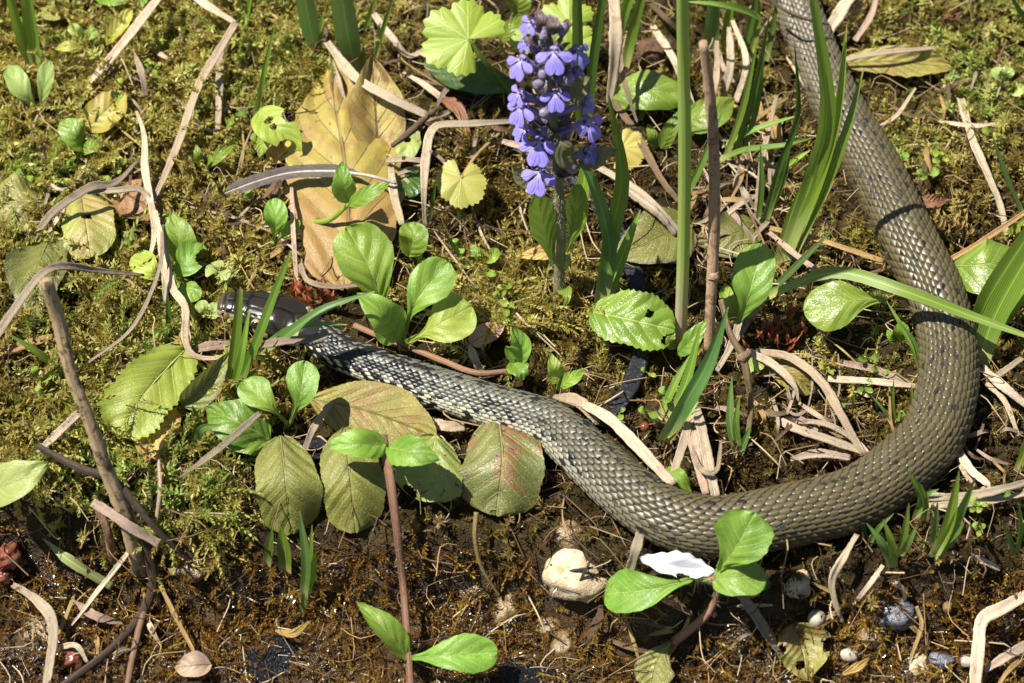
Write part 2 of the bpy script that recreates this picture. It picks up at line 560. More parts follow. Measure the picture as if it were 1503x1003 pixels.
def soil_mat():
    b = NT('soil')
    P = b.pos()
    wet = b.n('VertexColor', layer_name='Col').outputs[0]
    s = b.n('SeparateColor'); b.set(s.inputs[0], wet)
    w = s.outputs[0]
    n1 = b.noise(P, 55, 5, .65); n2 = b.noise(P, 420, 4, .6); n3 = b.noise(P, 1500, 3)
    dry = b.ramp(n1, [(.3, (.016, .011, .005)), (.5, (.036, .025, .009)), (.7, (.06, .042, .013))])
    wetc = b.ramp(n1, [(.28, (.014, .009, .005)), (.48, (.045, .026, .010)), (.72, (.10, .058, .017))])
    col = b.mix(w, dry, wetc)
    col = b.mix(b.math('MULTIPLY', b.smooth(n2, .5, .7), .4), col, (.06, .045, .012))
    h = b.math('ADD', b.math('MULTIPLY', n2, 1.0), b.math('MULTIPLY', n3, .6))
    nm = b.bump(h, 1.0, .0024)
    rough = b.math('SUBTRACT', .75, b.math('MULTIPLY', w, b.math('MULTIPLY', b.smooth(b.noise(P, 160, 3), .38, .55), .63)))
    return b.done(b.bsdf(col, rough, b.math('MULTIPLY_ADD', w, .3, .1), nm))

M = {}
G = leaf_mat
M['soil'] = soil_mat()
# living leaves
M['lf_bright'] = G('leaf_bright', (.215, .345, .035), (.14, .255, .025), (.38, .48, .12), nv=5, trans=.3, fuzz=.25)
M['lf_lime']   = G('leaf_lime', (.32, .41, .055), (.24, .335, .04), (.48, .54, .16), nv=6, trans=.35, fuzz=.35)
M['lf_mid']    = G('leaf_mid', (.17, .25, .022), (.115, .19, .018), (.34, .40, .10), nv=6, trans=.25, rough=.36, fuzz=.2)
M['lf_dark']   = G('leaf_dark', (.055, .12, .018), (.04, .085, .014), (.16, .24, .06), nv=6, trans=.2, rough=.3)
M['lf_gloss']  = G('leaf_gloss', (.18, .27, .03), (.12, .20, .02), (.36, .45, .12), nv=5, trans=.22, rough=.3, spec=.5)
M['lf_olive']  = G('leaf_olive', (.18, .185, .035), (.125, .135, .025), (.28, .275, .08), nv=7, trans=.16, rough=.42, fuzz=.5, bump=.9, rim=(.08, .07, .03))
M['lf_oliveg'] = G('leaf_olive_grey', (.185, .185, .035), (.12, .13, .024), (.28, .275, .08), nv=7, trans=.14, rough=.42, fuzz=.3, bump=1.0, spec=.35, patch=(.15, .125, .03), pamt=.2)
M['lf_yel']    = G('leaf_yellow', (.42, .38, .07), (.33, .30, .05), (.30, .25, .05), nv=6, trans=.28, patch=(.42, .30, .08), pamt=.4, fuzz=.2)
M['lf_yelg']   = G('leaf_yellow_green', (.42, .43, .08), (.36, .38, .07), (.52, .50, .16), nv=5, trans=.32, fuzz=.25)
M['lf_yelmoss'] = G('leaf_mossy_yellow', (.28, .27, .06), (.22, .20, .045), (.35, .33, .12), nv=7, trans=.2, patch=(.25, .17, .05), fuzz=.35, bump=.9)
M['lf_tan']    = G('leaf_tan', (.45, .31, .09), (.34, .23, .055), (.26, .17, .06), nv=6, trans=.22, patch=(.30, .15, .05), pamt=.5, rough=.5, bump=.8)
M['lf_gold']   = G('leaf_gold', (.34, .29, .055), (.26, .215, .04), (.22, .16, .06), nv=7, trans=.22, patch=(.27, .18, .05), pamt=.5, spots=(.16, .09, .03), basec=(.27, .155, .05), rough=.5, bump=.9)
M['lf_ochre']  = G('leaf_ochre', (.29, .255, .045), (.21, .19, .032), (.17, .145, .03), nv=8, trans=.15, rough=.5, fuzz=.3, bump=1.0, patch=(.24, .16, .04), pamt=.3)
M['lf_red']    = G('leaf_reddened', (.17, .175, .04), (.12, .13, .03), (.30, .28, .10), nv=6, trans=.15, patch=(.21, .085, .035), pamt=.5, rough=.38, fuzz=.4, bump=.9, spots=(.10, .03, .03))
M['lf_spot']   = G('leaf_spotted', (.27, .29, .06), (.20, .24, .045), (.36, .36, .12), nv=6, trans=.2, rough=.42, fuzz=.5, spots=(.09, .035, .03), bump=.9)
M['lf_rust']   = G('leaf_rust', (.30, .19, .06), (.21, .115, .04), (.16, .09, .035), nv=4, trans=.2, rough=.5, bump=.8, patch=(.36, .27, .08), pamt=.5)
M['lf_brown']  = G('leaf_brown', (.26, .13, .055), (.20, .09, .04), (.15, .07, .03), nv=6, trans=.1, rough=.5, bump=.9)
M['lf_pink']   = G('leaf_pinkish', (.42, .29, .21), (.35, .22, .15), (.28, .17, .11), nv=4, trans=.2, rough=.5)
M['lf_orange'] = G('bud_scale_orange', (.34, .10, .035), (.20, .06, .025), (.2, .07, .03), nv=3, trans=.25, rough=.4)
M['petal_w']   = G('petal_white', (.78, .77, .78), (.70, .70, .74), (.6, .58, .62), nv=4, trans=.3, rough=.6, bump=.3)
M['lf_pale']   = G('leaf_pale', (.34, .42, .11), (.26, .34, .08), (.46, .52, .2), nv=4, trans=.3, fuzz=.2)
# blades
M['gr_green']  = grass_mat('blade_green', (.15, .235, .03), (.105, .18, .02), (.40, .40, .14))
M['gr_lush']   = grass_mat('blade_lush', (.22, .32, .04), (.15, .25, .025), (.46, .50, .18), trans=.32)
M['gr_dark']   = grass_mat('blade_dark', (.075, .13, .02), (.05, .095, .014), (.22, .26, .08))
M['gr_blue']   = grass_mat('blade_bluish', (.12, .21, .05), (.08, .155, .032), (.40, .38, .16))
M['gr_pale']   = grass_mat('blade_pale', (.36, .40, .16), (.28, .33, .10), (.4, .3, .2))
# dead things
S = straw_mat
M['st_pale']   = S('straw_pale', (.68, .56, .40), (.50, .37, .24), (.24, .16, .085))
M['st_pink']   = S('straw_pinkish', (.58, .45, .31), (.42, .30, .19), (.2, .125, .07))
M['st_gold']   = S('straw_golden', (.50, .34, .14), (.40, .25, .09), (.2, .11, .04))
M['st_grey']   = S('straw_grey', (.46, .37, .26), (.32, .24, .16), (.11, .08, .05))
M['st_brown']  = S('straw_brown', (.22, .14, .08), (.15, .09, .05), (.06, .035, .02))
M['st_dark']   = S('root_dark', (.085, .055, .035), (.05, .034, .022), (.02, .014, .01), trans=0)
M['stick']     = S('stick_mottled', (.44, .31, .18), (.34, .23, .13), (.07, .046, .028), trans=0, dirt=.85, th=(.52, .62))
M['dead_stalk'] = S('dead_stalk', (.50, .36, .20), (.38, .26, .14), (.12, .07, .04), trans=0, dirt=.7, th=(.5, .66))
M['stalk_red'] = S('runner_stalk', (.30, .17, .10), (.24, .14, .07), (.2, .08, .06), trans=.1, dirt=.3)
M['stalk_gr']  = grass_mat('stalk_green', (.30, .40, .10), (.22, .33, .07), (.50, .36, .28), mid=0.0)
M['hair']      = solid_mat('plant_hair', (.42, .40, .32), (.32, .30, .25), trans=.3, bump=0)
M['stone_w']   = solid_mat('stone_white', (.50, .42, .28), (.33, .25, .14), 160, .55, .9, .0012, spots=(.30, .22, .10))
M['stone_t']   = solid_mat('stone_tan', (.19, .125, .045), (.09, .058, .022), 220, .3, .9, .001, spec=.6, spots=(.12, .08, .03))
M['stone_g']   = solid_mat('stone_bluegrey', (.12, .125, .14), (.065, .07, .085), 200, .3, .8, .001, spec=.6)
M['pebble']    = solid_mat('pebble_pale', (.36, .33, .26), (.25, .22, .17), 240, .5, .5, .0005, spots=(.2, .17, .12))
M['clod']      = solid_mat('clod', (.14, .08, .045), (.08, .045, .028), 500, .8, 1.0, .002, spec=.2)
M['strap']     = solid_mat('black_plastic', (.012, .013, .016), (.02, .022, .026), 500, .55, .5, .0003, spec=.12, spots=(.06, .06, .06))
M['liner']     = solid_mat('pond_liner', (.010, .011, .014), (.018, .02, .026), 90, .25, 1.0, .006, spec=.35)
M['red_bud']   = solid_mat('red_bud', (.20, .04, .025), (.13, .07, .035), 300, .25, .5, .0005, spec=.6, trans=.15)
M['feather']   = S('feather_vane', (.25, .21, .18), (.15, .125, .11), (.08, .06, .05), trans=.2, dirt=.3)
M['feather_w'] = solid_mat('feather_quill', (.40, .34, .28), (.28, .23, .18), 300, .4)
# ------------------------------------------------------------------ the ground: one sheet, fine in the middle, out to the horizon
def axis(lo, hi, step, far):
    a = list(np.arange(lo, hi + 1e-9, step))
    g = step
    up = [a[-1]]
    while up[-1] < far:
        g *= 1.22; up.append(up[-1] + g)
    g = step; dn = [a[0]]
    while dn[-1] > -far:
        g *= 1.22; dn.append(dn[-1] - g)
    return np.array(list(reversed(dn[1:])) + a + up[1:])

gx = axis(-.24, .24, .0022, 45.0); gy = axis(-.20, .24, .0022, 45.0)
X, Y = np.meshgrid(gx, gy)
Z = H(X, Y)
near = np.exp(-(np.hypot(X, Y) / .6) ** 2)
Z = Z + near * 0.0016 * (vnoise(X * 420, Y * 420, 21) - .5)
nyg, nxg = X.shape
me = bpy.data.meshes.new('ground')
vv = np.stack([X, Y, Z], -1).reshape(-1, 3)
ii = np.arange(nyg * nxg).reshape(nyg, nxg)
ff = np.stack([ii[:-1, :-1], ii[:-1, 1:], ii[1:, 1:], ii[1:, :-1]], -1).reshape(-1, 4)
me.from_pydata(vv.tolist(), [], ff.tolist())
WET = lambda x, y: sstep(-0.004, 0.02, np.interp(x, _b[:, 0], _b[:, 1]) - y)
at = me.color_attributes.new('Col', 'FLOAT_COLOR', 'POINT')
cc = np.ones((nyg * nxg, 4), np.float32)
cc[:, 0] = np.maximum(WET(vv[:, 0], vv[:, 1]), .0); cc[:, 1] = 0; cc[:, 2] = 0
at.data.foreach_set('color', cc.ravel())
me.polygons.foreach_set('use_smooth', np.ones(len(me.polygons), bool))
ground = bpy.data.objects.new('ground', me)
me.materials.append(M['soil'])
COL.objects.link(ground)
ground['kind'] = 'structure'
ground['label'] = 'mossy earth bank falling to a strip of wet brown soil'
# ------------------------------------------------------------------ the snake
SN = [(428, 475, 54), (470, 496, 60), (510, 521, 57), (600, 556, 64), (700, 590, 69), (800, 624, 74), (868, 672, 80), (922, 725, 84),
      (985, 764, 87), (1060, 770, 90), (1155, 760, 94), (1255, 728, 97), (1330, 684, 99), (1377, 620, 99), (1392, 535, 95), (1376, 440, 93),
      (1332, 345, 90), (1284, 250, 84), (1228, 150, 79), (1188, 60, 74), (1160, -20, 71), (1120, -110, 66), (1060, -200, 58),
      (980, -270, 48), (880, -310, 36), (780, -320, 23), (690, -310, 8)]
sp = []
for a, b_, w in SN:
    w *= .93 - .06 * float(sstep(950, 1300, a) * sstep(250, 420, b_))
    w *= 1 - .06 * float(sstep(900, 760, a)) * (b_ > 0)
    r = w * PX * .5
    p = W(a, b_, r * 1000 * .80 + (3.5 if a < 900 and b_ > 0 else 1.5))
    sp.append((p.x, p.y, p.z, r))
NS = 520
S_ = spline(sp, NS)
SC = S_[:, :3].copy(); SR = S_[:, 3]
kz = np.ones(41) / 41                       # the spine is stiff: smooth its height
zz = np.convolve(np.pad(SC[:, 2], 20, 'edge'), kz, 'valid'); SC[:, 2] = zz
ST = tangents(SC)
SL = np.concatenate([[0], np.cumsum(np.linalg.norm(np.diff(SC, axis=0), axis=1))])
SIDE = np.cross(ST, (0, 0, 1.0)); SIDE /= np.linalg.norm(SIDE, axis=1)[:, None]      # to the snake's left seen from above... kept constant
SUP = np.cross(SIDE, ST)

def body_pt(s, th, out=0.0):
    """point of the skin at arc length s, angle th from the back (radians, + towards SIDE), raised by out"""
    C = [np.interp(s, SL, SC[:, k]) for k in range(3)]
    A = [np.interp(s, SL, SIDE[:, k]) for k in range(3)]
    U = [np.interp(s, SL, SUP[:, k]) for k in range(3)]
    r = np.interp(s, SL, SR)
    c = np.cos(th); sn = np.sin(th)
    rr = np.where(c > 0, .90, .74)
    x = (r + out) * np.sign(sn) * np.abs(sn) ** .92
    z = (r * rr + out) * np.sign(c) * np.abs(c) ** np.where(c > 0, .95, .7)
    return np.stack([C[k] + A[k] * x + U[k] * z for k in range(3)], -1)

def ROLL(fr):
    """the fore body lies rolled a little onto its far side"""
    return .42 * (1 - float(sstep(.12, .36, fr)))

def build_snake():
    rg = np.random.default_rng(4)
    mb = MB()
    # continuous skin below the scales
    m = 36
    th = np.linspace(-math.pi, math.pi, m, endpoint=False)
    s0 = SL[::2]
    rows = []; cols = []
    for s in s0:
        P = body_pt(np.full(m, s), th, -0.00025)
        rows.append([tuple(p) for p in P])
        cols.append([(.012, .012, .011) if abs(t) < 1.95 else (.36, .34, .24) for t in th])
    mb.grid(rows, [[(0, 0)] * m for _ in s0], True, cols)
    nrow = 23
    span = 2.02
    rp = 2 * span / (nrow - 1)
    # along-body stations: pitch follows the girth
    st = [0.0]
    while st[-1] < SL[-1] * .985:
        r = float(np.interp(st[-1], SL, SR))
        st.append(st[-1] + r * 2 * .188)
    st = np.array(st)
    na, nb = 7, 6
    av = np.linspace(-1, 1, na); bv = np.linspace(-1, 1, nb)
    A, B = np.meshgrid(av, bv, indexing='ij')
    Lt = SL[-1]
    tot = 0.0
    for i in range(nrow):
        th0 = -span + i * rp
        lat = abs(i - 11) / 11.0
        for j in range(len(st) - 1):
            pitch = st[j + 1] - st[j]
            s = st[j] + (pitch * .5 if i % 2 else 0) + rg.normal() * pitch * .015
            r = float(np.interp(s, SL, SR))
            if r < .0012: continue
            fr = s / Lt
            big = 1.12 if lat > .9 else 1.0
            Lh = pitch * .575 * (1 + .04 * rg.normal())
            Wh = rp * .76 * big
            out = np.sqrt(np.maximum(0, 1 - np.abs(A) ** 2.1)) ** 1.0
            out = np.maximum(out, .08)
            ss = np.clip(s + A * Lh, 0, Lt)
            tt = th0 + B * Wh * out - ROLL(fr)
            k = r / .0105
            lift = (.00002 + .00055 * (A * .5 + .5) ** 1.4) * k
            crown = .00034 * k * (1 - (B) ** 2) * (1 - .5 * np.abs(A) ** 3)
            keel = .00026 * k * np.exp(-(B * 4) ** 2) * (lat < .93)
            edge = -.0004 * k * (np.abs(A) > .98) * (A < 0)
            P = body_pt(ss.ravel(), tt.ravel(), (lift + crown + keel + edge).ravel() + rg.normal() * .00003)
            # colour of this scale
            front = 1 - sstep(.05, .27, fr)
            back = sstep(.55, .72, fr)
            c = np.array((.086, .070, .032)) * (1 - front) + np.array((.125, .13, .097)) * front
            c = c * (1 - back) + np.array((.135, .116, .074)) * back
            c = c * (1 + .16 * rg.normal() * .6)
            if lat > .70: c = c * (1 - front * .9) + np.array((.60, .57, .43)) * front * .9
            elif lat > .60: c = c * 1.15 * (1 - front * .35) + np.array((.5, .5, .4)) * front * .35
            bar = (j + (1 if lat < .75 else 0) * (i // 2)) % 5
            black = False
            pb = .85 * front + .01
            if lat > .58 and bar == 0 and rg.random() < pb: black = True
            if .4 < lat <= .58 and bar in (0, 3) and rg.random() < .5 * front + .012: black = True
            if lat <= .4 and rg.random() < .16 * front + .002: black = True
            if fr < .085: black = black or (rg.random() < .75 - 5 * fr)
            half = (not black) and rg.random() < (.12 + .16 * front) and lat < .9
            colr = np.tile(c, (na, nb, 1))
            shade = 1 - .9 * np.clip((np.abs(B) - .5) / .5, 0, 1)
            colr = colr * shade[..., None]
            tipl = np.clip((A - .45) / .55, 0, 1) * (.14 + .55 * front)  # paler free tips: sheen put into the scale colour
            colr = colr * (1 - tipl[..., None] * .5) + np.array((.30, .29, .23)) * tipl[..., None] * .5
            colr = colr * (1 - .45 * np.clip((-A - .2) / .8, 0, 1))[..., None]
            if black: colr = np.tile(np.array((.012, .012, .012)), (na, nb, 1)) * (1 + 2 * np.clip(A - .6, 0, 1))[..., None]
            elif half:
                sg = 1 if rg.random() < .5 else -1
                mk = ((B * sg) > .1) & (A < .6)
                colr[mk] = (.014, .014, .013)
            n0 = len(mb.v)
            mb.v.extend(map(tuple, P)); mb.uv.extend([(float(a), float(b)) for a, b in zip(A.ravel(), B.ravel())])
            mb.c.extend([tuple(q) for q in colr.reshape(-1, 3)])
            for a in range(na - 1):
                for b in range(nb - 1):
                    q = n0 + a * nb + b
                    mb.f.append((q, q + 1, q + nb + 1, q + nb))
    # belly scutes: broad shallow plates across the pale underside
    for j in range(len(st) - 1):
        s = st[j]; pitch = st[j + 1] - st[j]
        r = float(np.interp(s, SL, SR))
        if r < .0012: continue
        fr = s / Lt
        dark = sstep(.08, .3, fr)
        for side in (1, -1):
            n0 = len(mb.v)
            for a in range(4):
                for b in range(5):
                    t = side * (2.06 + b / 4 * 1.05) - ROLL(fr) * (1 - b / 4)
                    P = body_pt(np.array([min(Lt, s + (a / 3 - .5) * pitch * 1.3)]), np.array([t]), np.array([.0001 + .0003 * a / 3]))
                    mb.v.append(tuple(P[0])); mb.uv.append((a / 3, b / 4))
                    k = 1 if b < 2 else .8
                    mb.c.append(tuple(np.array((.55, .52, .34)) * k * (1 - .35 * dark) * (1 if a else .5)))
            for a in range(3):
                for b in range(4):
                    q = n0 + a * 5 + b
                    mb.f.append((q, q + 1, q + 6, q + 5))
    return mb

def smooth_prof(t, xs, ys):
    return float(np.interp(t, xs, ys))

def build_head(root):
    # axis from neck to nose
    n0 = np.array(SC[0]); 
    pts = []
    for a, b_, w in [(474, 497, 62), (440, 481, 66), (400, 465, 72), (360, 454, 62), (319, 447, 30)]:
        p = W(a, b_, 11.5); pts.append((p.x, p.y, p.z))
    pts[1] = tuple(np.array(pts[1]) * .5 + n0 * .5)
    n, m = 110, 96
    C = spline(pts, n)
    T = tangents(C)
    ts = [0, .12, .22, .34, .46, .58, .70, .82, .90, .955, .985, 1.0]
    hw = [12, 24.0, 32, 37, 37, 34.5, 30, 25, 22, 19.5, 15.5, 1.5]
    hu = [8, 20, 26, 28, 28, 27, 24.5, 20.5, 17, 14.5, 11.5, 1.5]
    hd = [16, 20, 20, 20, 19, 18, 16, 14, 12.5, 11, 9, 1.5]
    rows = []; cols = []
    V = np.zeros((n, m, 3)); AN = np.zeros((n, m)); TT = np.zeros((n, m))
    for i in range(n):
        t = i / (n - 1)
        tz = 1 - (1 - t) ** 1.0
        a = unit(np.cross(T[i], (0, 0, 1))); u = np.cross(a, T[i])
        w = np.interp(tz, ts, hw) * PX; zu = np.interp(tz, ts, hu) * PX; zd = np.interp(tz, ts, hd) * PX
        for k in range(m):
            th = -math.pi + 2 * math.pi * k / m          # 0 = crown of the head
            c, s = math.cos(th), math.sin(th)
            e = .72 if c > 0 else .9
            x = w * math.copysign(abs(s) ** .86, s); z = (zu if c > 0 else zd) * math.copysign(abs(c) ** e, c)
            # brow ridge and the hollow of the eye
            V[i, k] = C[i] + a * x + u * z
            AN[i, k] = th; TT[i, k] = t
    # head shields: seams in (t, angle); symmetric
    def segd(p, a, b):
        ab = np.array(b) - np.array(a); ap = p - np.array(a)
        q = np.clip((ap @ ab) / (ab @ ab), 0, 1)
        return np.linalg.norm(ap - q[..., None] * ab, axis=-1)
    seams = [((.30, 0), (.50, 0)), ((.30, 0), (.18, .35)), ((.18, .35), (.22, .8)), ((.50, 0), (.50, .55)), ((.50, .30), (.70, .26)), ((.70, .26), (.72, 0)),
             ((.50, .55), (.42, 1.0)), ((.70, .26), (.72, .75)), ((.72, 0), (.84, 0)), ((.84, 0), (.84, .75)), ((.84, 0), (.93, 0)), ((.93, 0), (.93, .9)),
             ((.42, 1.0), (.22, .85)), ((.36, .98), (.34, 1.35)), ((.50, .55), (.72, .75)), ((.72, .75), (.84, .75)), ((.84, .75), (.95, .9)),
             ((.22, .85), (.24, 1.4)), ((.2, 1.38), (.95, 1.42)), ((.58, 1.1), (.72, .75)), ((.78, .75), (.78, 1.4)), ((.88, .8), (.88, 1.4))]
    lab = [((x, 1.40), (x + .01, 1.95)) for x in (.26, .36, .46, .55, .63, .71, .79, .87)] + [((.22, 1.95), (.97, 1.95))]
    Q = np.stack([TT * 1.6, np.abs(AN)], -1)
    D = np.full((n, m), 9.0)
    for a, b in seams + lab:
        D = np.minimum(D, segd(Q, (a[0] * 1.6, a[1]), (b[0] * 1.6, b[1])))
    groove = np.exp(-(D / .022) ** 2)
    Cc = np.zeros((n, m, 3))
    rg = np.random.default_rng(2)
    for i in range(n):
        for k in range(m):
            t, an = TT[i, k], abs(AN[i, k])
            c = np.array((.017, .014, .009))
            if t > .9: c = np.array((.06, .046, .03))
            if an > 1.05 and t < .9: c = np.array((.032, .028, .018))
            if an > 1.40: c = np.array((.40, .33, .20)) if an < 1.95 else np.array((.55, .50, .36))
            if t > .80 and 1.0 < an < 1.9: c = np.array((.30, .23, .13))
            if 1.40 < an < 1.95:                        # dark wedge on each lip shield's seam
                for x in (.26, .36, .46, .55, .63, .71):
                    if abs(t - x) < .022: c = np.array((.015, .014, .012))
            if .14 < t < .25 and .5 + 2 * abs(t - .2) < an < 1.75: c = np.array((.42, .34, .17))        # yellowish collar
            
            if t <= .145 and an < 1.9: c = np.array((.02, .02, .018))
            if .16 < t < .2 and 1.15 < an < 1.5: c = np.array((.02, .02, .018))
            c = c * (1 - .8 * groove[i, k])
            Cc[i, k] = c
    # sink seams, raise the shields a little
    for i in range(n):
        ctr = V[i].mean(axis=0)
        for k in range(m):
            V[i, k] -= unit(V[i, k] - ctr) * groove[i, k] * .00028
    mb = MB()
    mb.grid([[tuple(V[i, k]) for k in range(m)] for i in range(n)], [[(TT[i, k], 0) for k in range(m)] for i in range(n)], True,
            [[tuple(Cc[i, k]) for k in range(m)] for i in range(n)])
    mb.f.append(tuple(n * m - m + k for k in range(m)))
    hd_o = mb.build('head', M['snake_head'], root)
    # eyes: dark ball with a pale gold ring
    i = int(.585 * (n - 1))
    for sg in (1, -1):
        th = sg * 1.13
        k = int((th + math.pi) / (2 * math.pi) * m)
        c0 = V[i, k]; ctr = V[i].mean(axis=0)
        d = unit(c0 - ctr)
        R = 8.6 * PX
        for nm_, rr, off, mat in (('eye_ring', R * 1.12, -.72, 'eye_ring'), ('eye', R, -.5, 'eye')):
            e = MB(); rows = []
            cc_ = c0 + d * R * off
            ax = unit(np.cross(d, T[i])); ay = np.cross(d, ax)
            for a in range(9):
                f_ = a / 8 * math.pi * .5
                rows.append([tuple(cc_ + d * rr * math.cos(f_) + (ax * math.cos(q) + ay * math.sin(q)) * rr * math.sin(f_)) for q in np.linspace(0, 2 * math.pi, 18, endpoint=False)])
            e.grid(rows, [[(0, 0)] * 18 for _ in rows], True)
            e.build(nm_, M[mat], hd_o)
    # nostrils
    i = int(.93 * (n - 1))
    for sg in (1, -1):
        k = int((sg * 1.2 + math.pi) / (2 * math.pi) * m)
        c0 = V[i, k]; d = unit(c0 - V[i].mean(axis=0))
        e = MB(); rows = []
        ax = unit(np.cross(d, T[i])); ay = np.cross(d, ax)
        for a in range(4):
            f_ = a / 3 * math.pi * .5
            rows.append([tuple(c0 + d * .00012 * math.cos(f_) + (ax * math.cos(q) * 1.3 + ay * math.sin(q)) * .0006 * math.sin(f_)) for q in np.linspace(0, 2 * math.pi, 10, endpoint=False)])
        e.grid(rows, [[(0, 0)] * 10 for _ in rows], True)
        e.build('nostril', M['eye'], hd_o)
    return hd_o

M['snake'] = attr_mat('snake_scales', .36, .32, .12)
M['snake_head'] = attr_mat('snake_head_shields', .24, .3, .2, fine=1800)
M['eye'] = solid_mat('snake_eye', (.006, .006, .006), (.01, .008, .006), 300, .12, 0, spec=.8)
M['eye_ring'] = solid_mat('snake_eye_ring', (.30, .23, .11), (.2, .15, .07), 300, .3, 0)
snake = thing('snake', 'olive grey scaly snake with black flecks winding across the moss', 'snake', tuple(SC[NS // 3]))
build_snake().build('body', M['snake'], snake)
build_head(snake)
for q in range(0, NS, 4):
    foot(SC[q], float(SR[q]) * 1.05); NOMOSS.append((SC[q][0], SC[q][1], float(SR[q]) * .75))
for a, b_ in ((330, 450), (350, 452), (375, 458), (400, 465), (425, 474)):
    q = W(a, b_, 8); NOMOSS.append((q.x, q.y, .0075)); foot(q, .010)
# ------------------------------------------------------------------ moss: shoots of small pointed leaves, spread over the bank (stuff)
def shoot(name, seed, length, nleaf, ll, lw, spread, mat, bend=.3, taper=.5):
    rg = np.random.default_rng(seed)
    mb = MB()
    n = 7
    d = np.array((bend, 0, 1.0))
    C = np.array([np.array((bend * (k / (n - 1)) ** 2, 0, k / (n - 1))) * length for k in range(n)])
    T = tangents(C)
    # stem: three-sided
    rows = []
    for i in range(n):
        r = .00016 * (1 - .5 * i / (n - 1))
        rows.append([C[i] + np.array((math.cos(q) * r, math.sin(q) * r, 0)) for q in (0, 2.1, 4.2)])
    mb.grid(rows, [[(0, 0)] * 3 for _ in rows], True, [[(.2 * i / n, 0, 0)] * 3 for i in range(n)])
    for k in range(nleaf):
        t = .12 + .88 * (k + rg.random() * .6) / nleaf
        i = t * (n - 1); j = min(n - 2, int(i)); f = i - j
        p = C[j] * (1 - f) + C[j + 1] * f
        ax = T[j]
        az = k * 2.4 + rg.normal() * .3
        u = unit(np.cross(ax, (0.3, .9, .1))); v = np.cross(ax, u)
        r = u * math.cos(az) + v * math.sin(az)
        sp = spread * (1.15 - .75 * t) + rg.normal() * .15
        l = ll * (1 - taper * t ** 3) * (.8 + .4 * rg.random())
        d0 = unit(ax * math.cos(sp) + r * math.sin(sp)); d1 = unit(ax * math.cos(sp + .5) + r * math.sin(sp + .5))
        s = unit(np.cross(ax, d0)) * lw * .5
        a = len(mb.v)
        q = p + d0 * l * .45; e = q + d1 * l * .55
        nn = np.cross(s, d0); nn = unit(nn) * lw * .18
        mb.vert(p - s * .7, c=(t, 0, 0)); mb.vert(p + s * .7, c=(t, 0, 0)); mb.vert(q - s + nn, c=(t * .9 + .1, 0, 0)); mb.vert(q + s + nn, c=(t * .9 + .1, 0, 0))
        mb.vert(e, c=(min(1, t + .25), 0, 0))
        mb.f += [(a, a + 1, a + 3, a + 2), (a + 2, a + 3, a + 4)]
    me = mb.mesh(name, False)
    me.materials.append(mat)
    return bpy.data.objects.new(name, me)

def scatter(name, label, protos, pts, rots, scl, idx, tone):
    me = bpy.data.meshes.new(name)
    me.from_pydata([tuple(p) for p in pts], [], [])
    for an, ty, key, val in (('rot', 'FLOAT_VECTOR', 'vector', rots), ('scl', 'FLOAT', 'value', scl), ('idx', 'INT', 'value', idx), ('tone', 'FLOAT', 'value', tone)):
        a = me.attributes.new(an, ty, 'POINT')
        a.data.foreach_set(key, np.asarray(val, np.int32 if ty == 'INT' else np.float32).ravel())
    o = bpy.data.objects.new(name, me)
    COL.objects.link(o)
    o['kind'] = 'stuff'; o['label'] = label
    g = bpy.data.node_groups.new(name + '_spread', 'GeometryNodeTree')
    g.interface.new_socket('Geometry', in_out='INPUT', socket_type='NodeSocketGeometry')
    g.interface.new_socket('Geometry', in_out='OUTPUT', socket_type='NodeSocketGeometry')
    N = g.nodes; Lk = g.links
    gi = N.new('NodeGroupInput'); go = N.new('NodeGroupOutput')
    jn = N.new('GeometryNodeJoinGeometry')
    for p in reversed(protos):
        oi = N.new('GeometryNodeObjectInfo'); oi.inputs['Object'].default_value = p
        oi.inputs['As Instance'].default_value = True
        Lk.new(oi.outputs['Geometry'], jn.inputs[0])
    ip = N.new('GeometryNodeInstanceOnPoints')
    def na(nm, ty):
        x = N.new('GeometryNodeInputNamedAttribute'); x.data_type = ty; x.inputs['Name'].default_value = nm
        return x.outputs['Attribute']
    e2r = N.new('FunctionNodeEulerToRotation')
    Lk.new(na('rot', 'FLOAT_VECTOR'), e2r.inputs[0])
    Lk.new(gi.outputs[0], ip.inputs['Points']); Lk.new(jn.outputs[0], ip.inputs['Instance'])
    ip.inputs['Pick Instance'].default_value = True
    Lk.new(na('idx', 'INT'), ip.inputs['Instance Index']); Lk.new(e2r.outputs[0], ip.inputs['Rotation']); Lk.new(na('scl', 'FLOAT'), ip.inputs['Scale'])
    Lk.new(ip.outputs[0], go.inputs[0])
    md = o.modifiers.new('spread', 'NODES'); md.node_group = g
    return o

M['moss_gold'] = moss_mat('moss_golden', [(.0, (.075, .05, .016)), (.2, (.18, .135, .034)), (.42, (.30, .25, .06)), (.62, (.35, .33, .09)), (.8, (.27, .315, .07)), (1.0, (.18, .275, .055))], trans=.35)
M['moss_wet'] = moss_mat('moss_wet', [(.0, (.05, .026, .010)), (.3, (.15, .08, .02)), (.6, (.25, .15, .03)), (.85, (.29, .215, .04)), (1.0, (.22, .25, .04))], trans=.25, rough=.16)

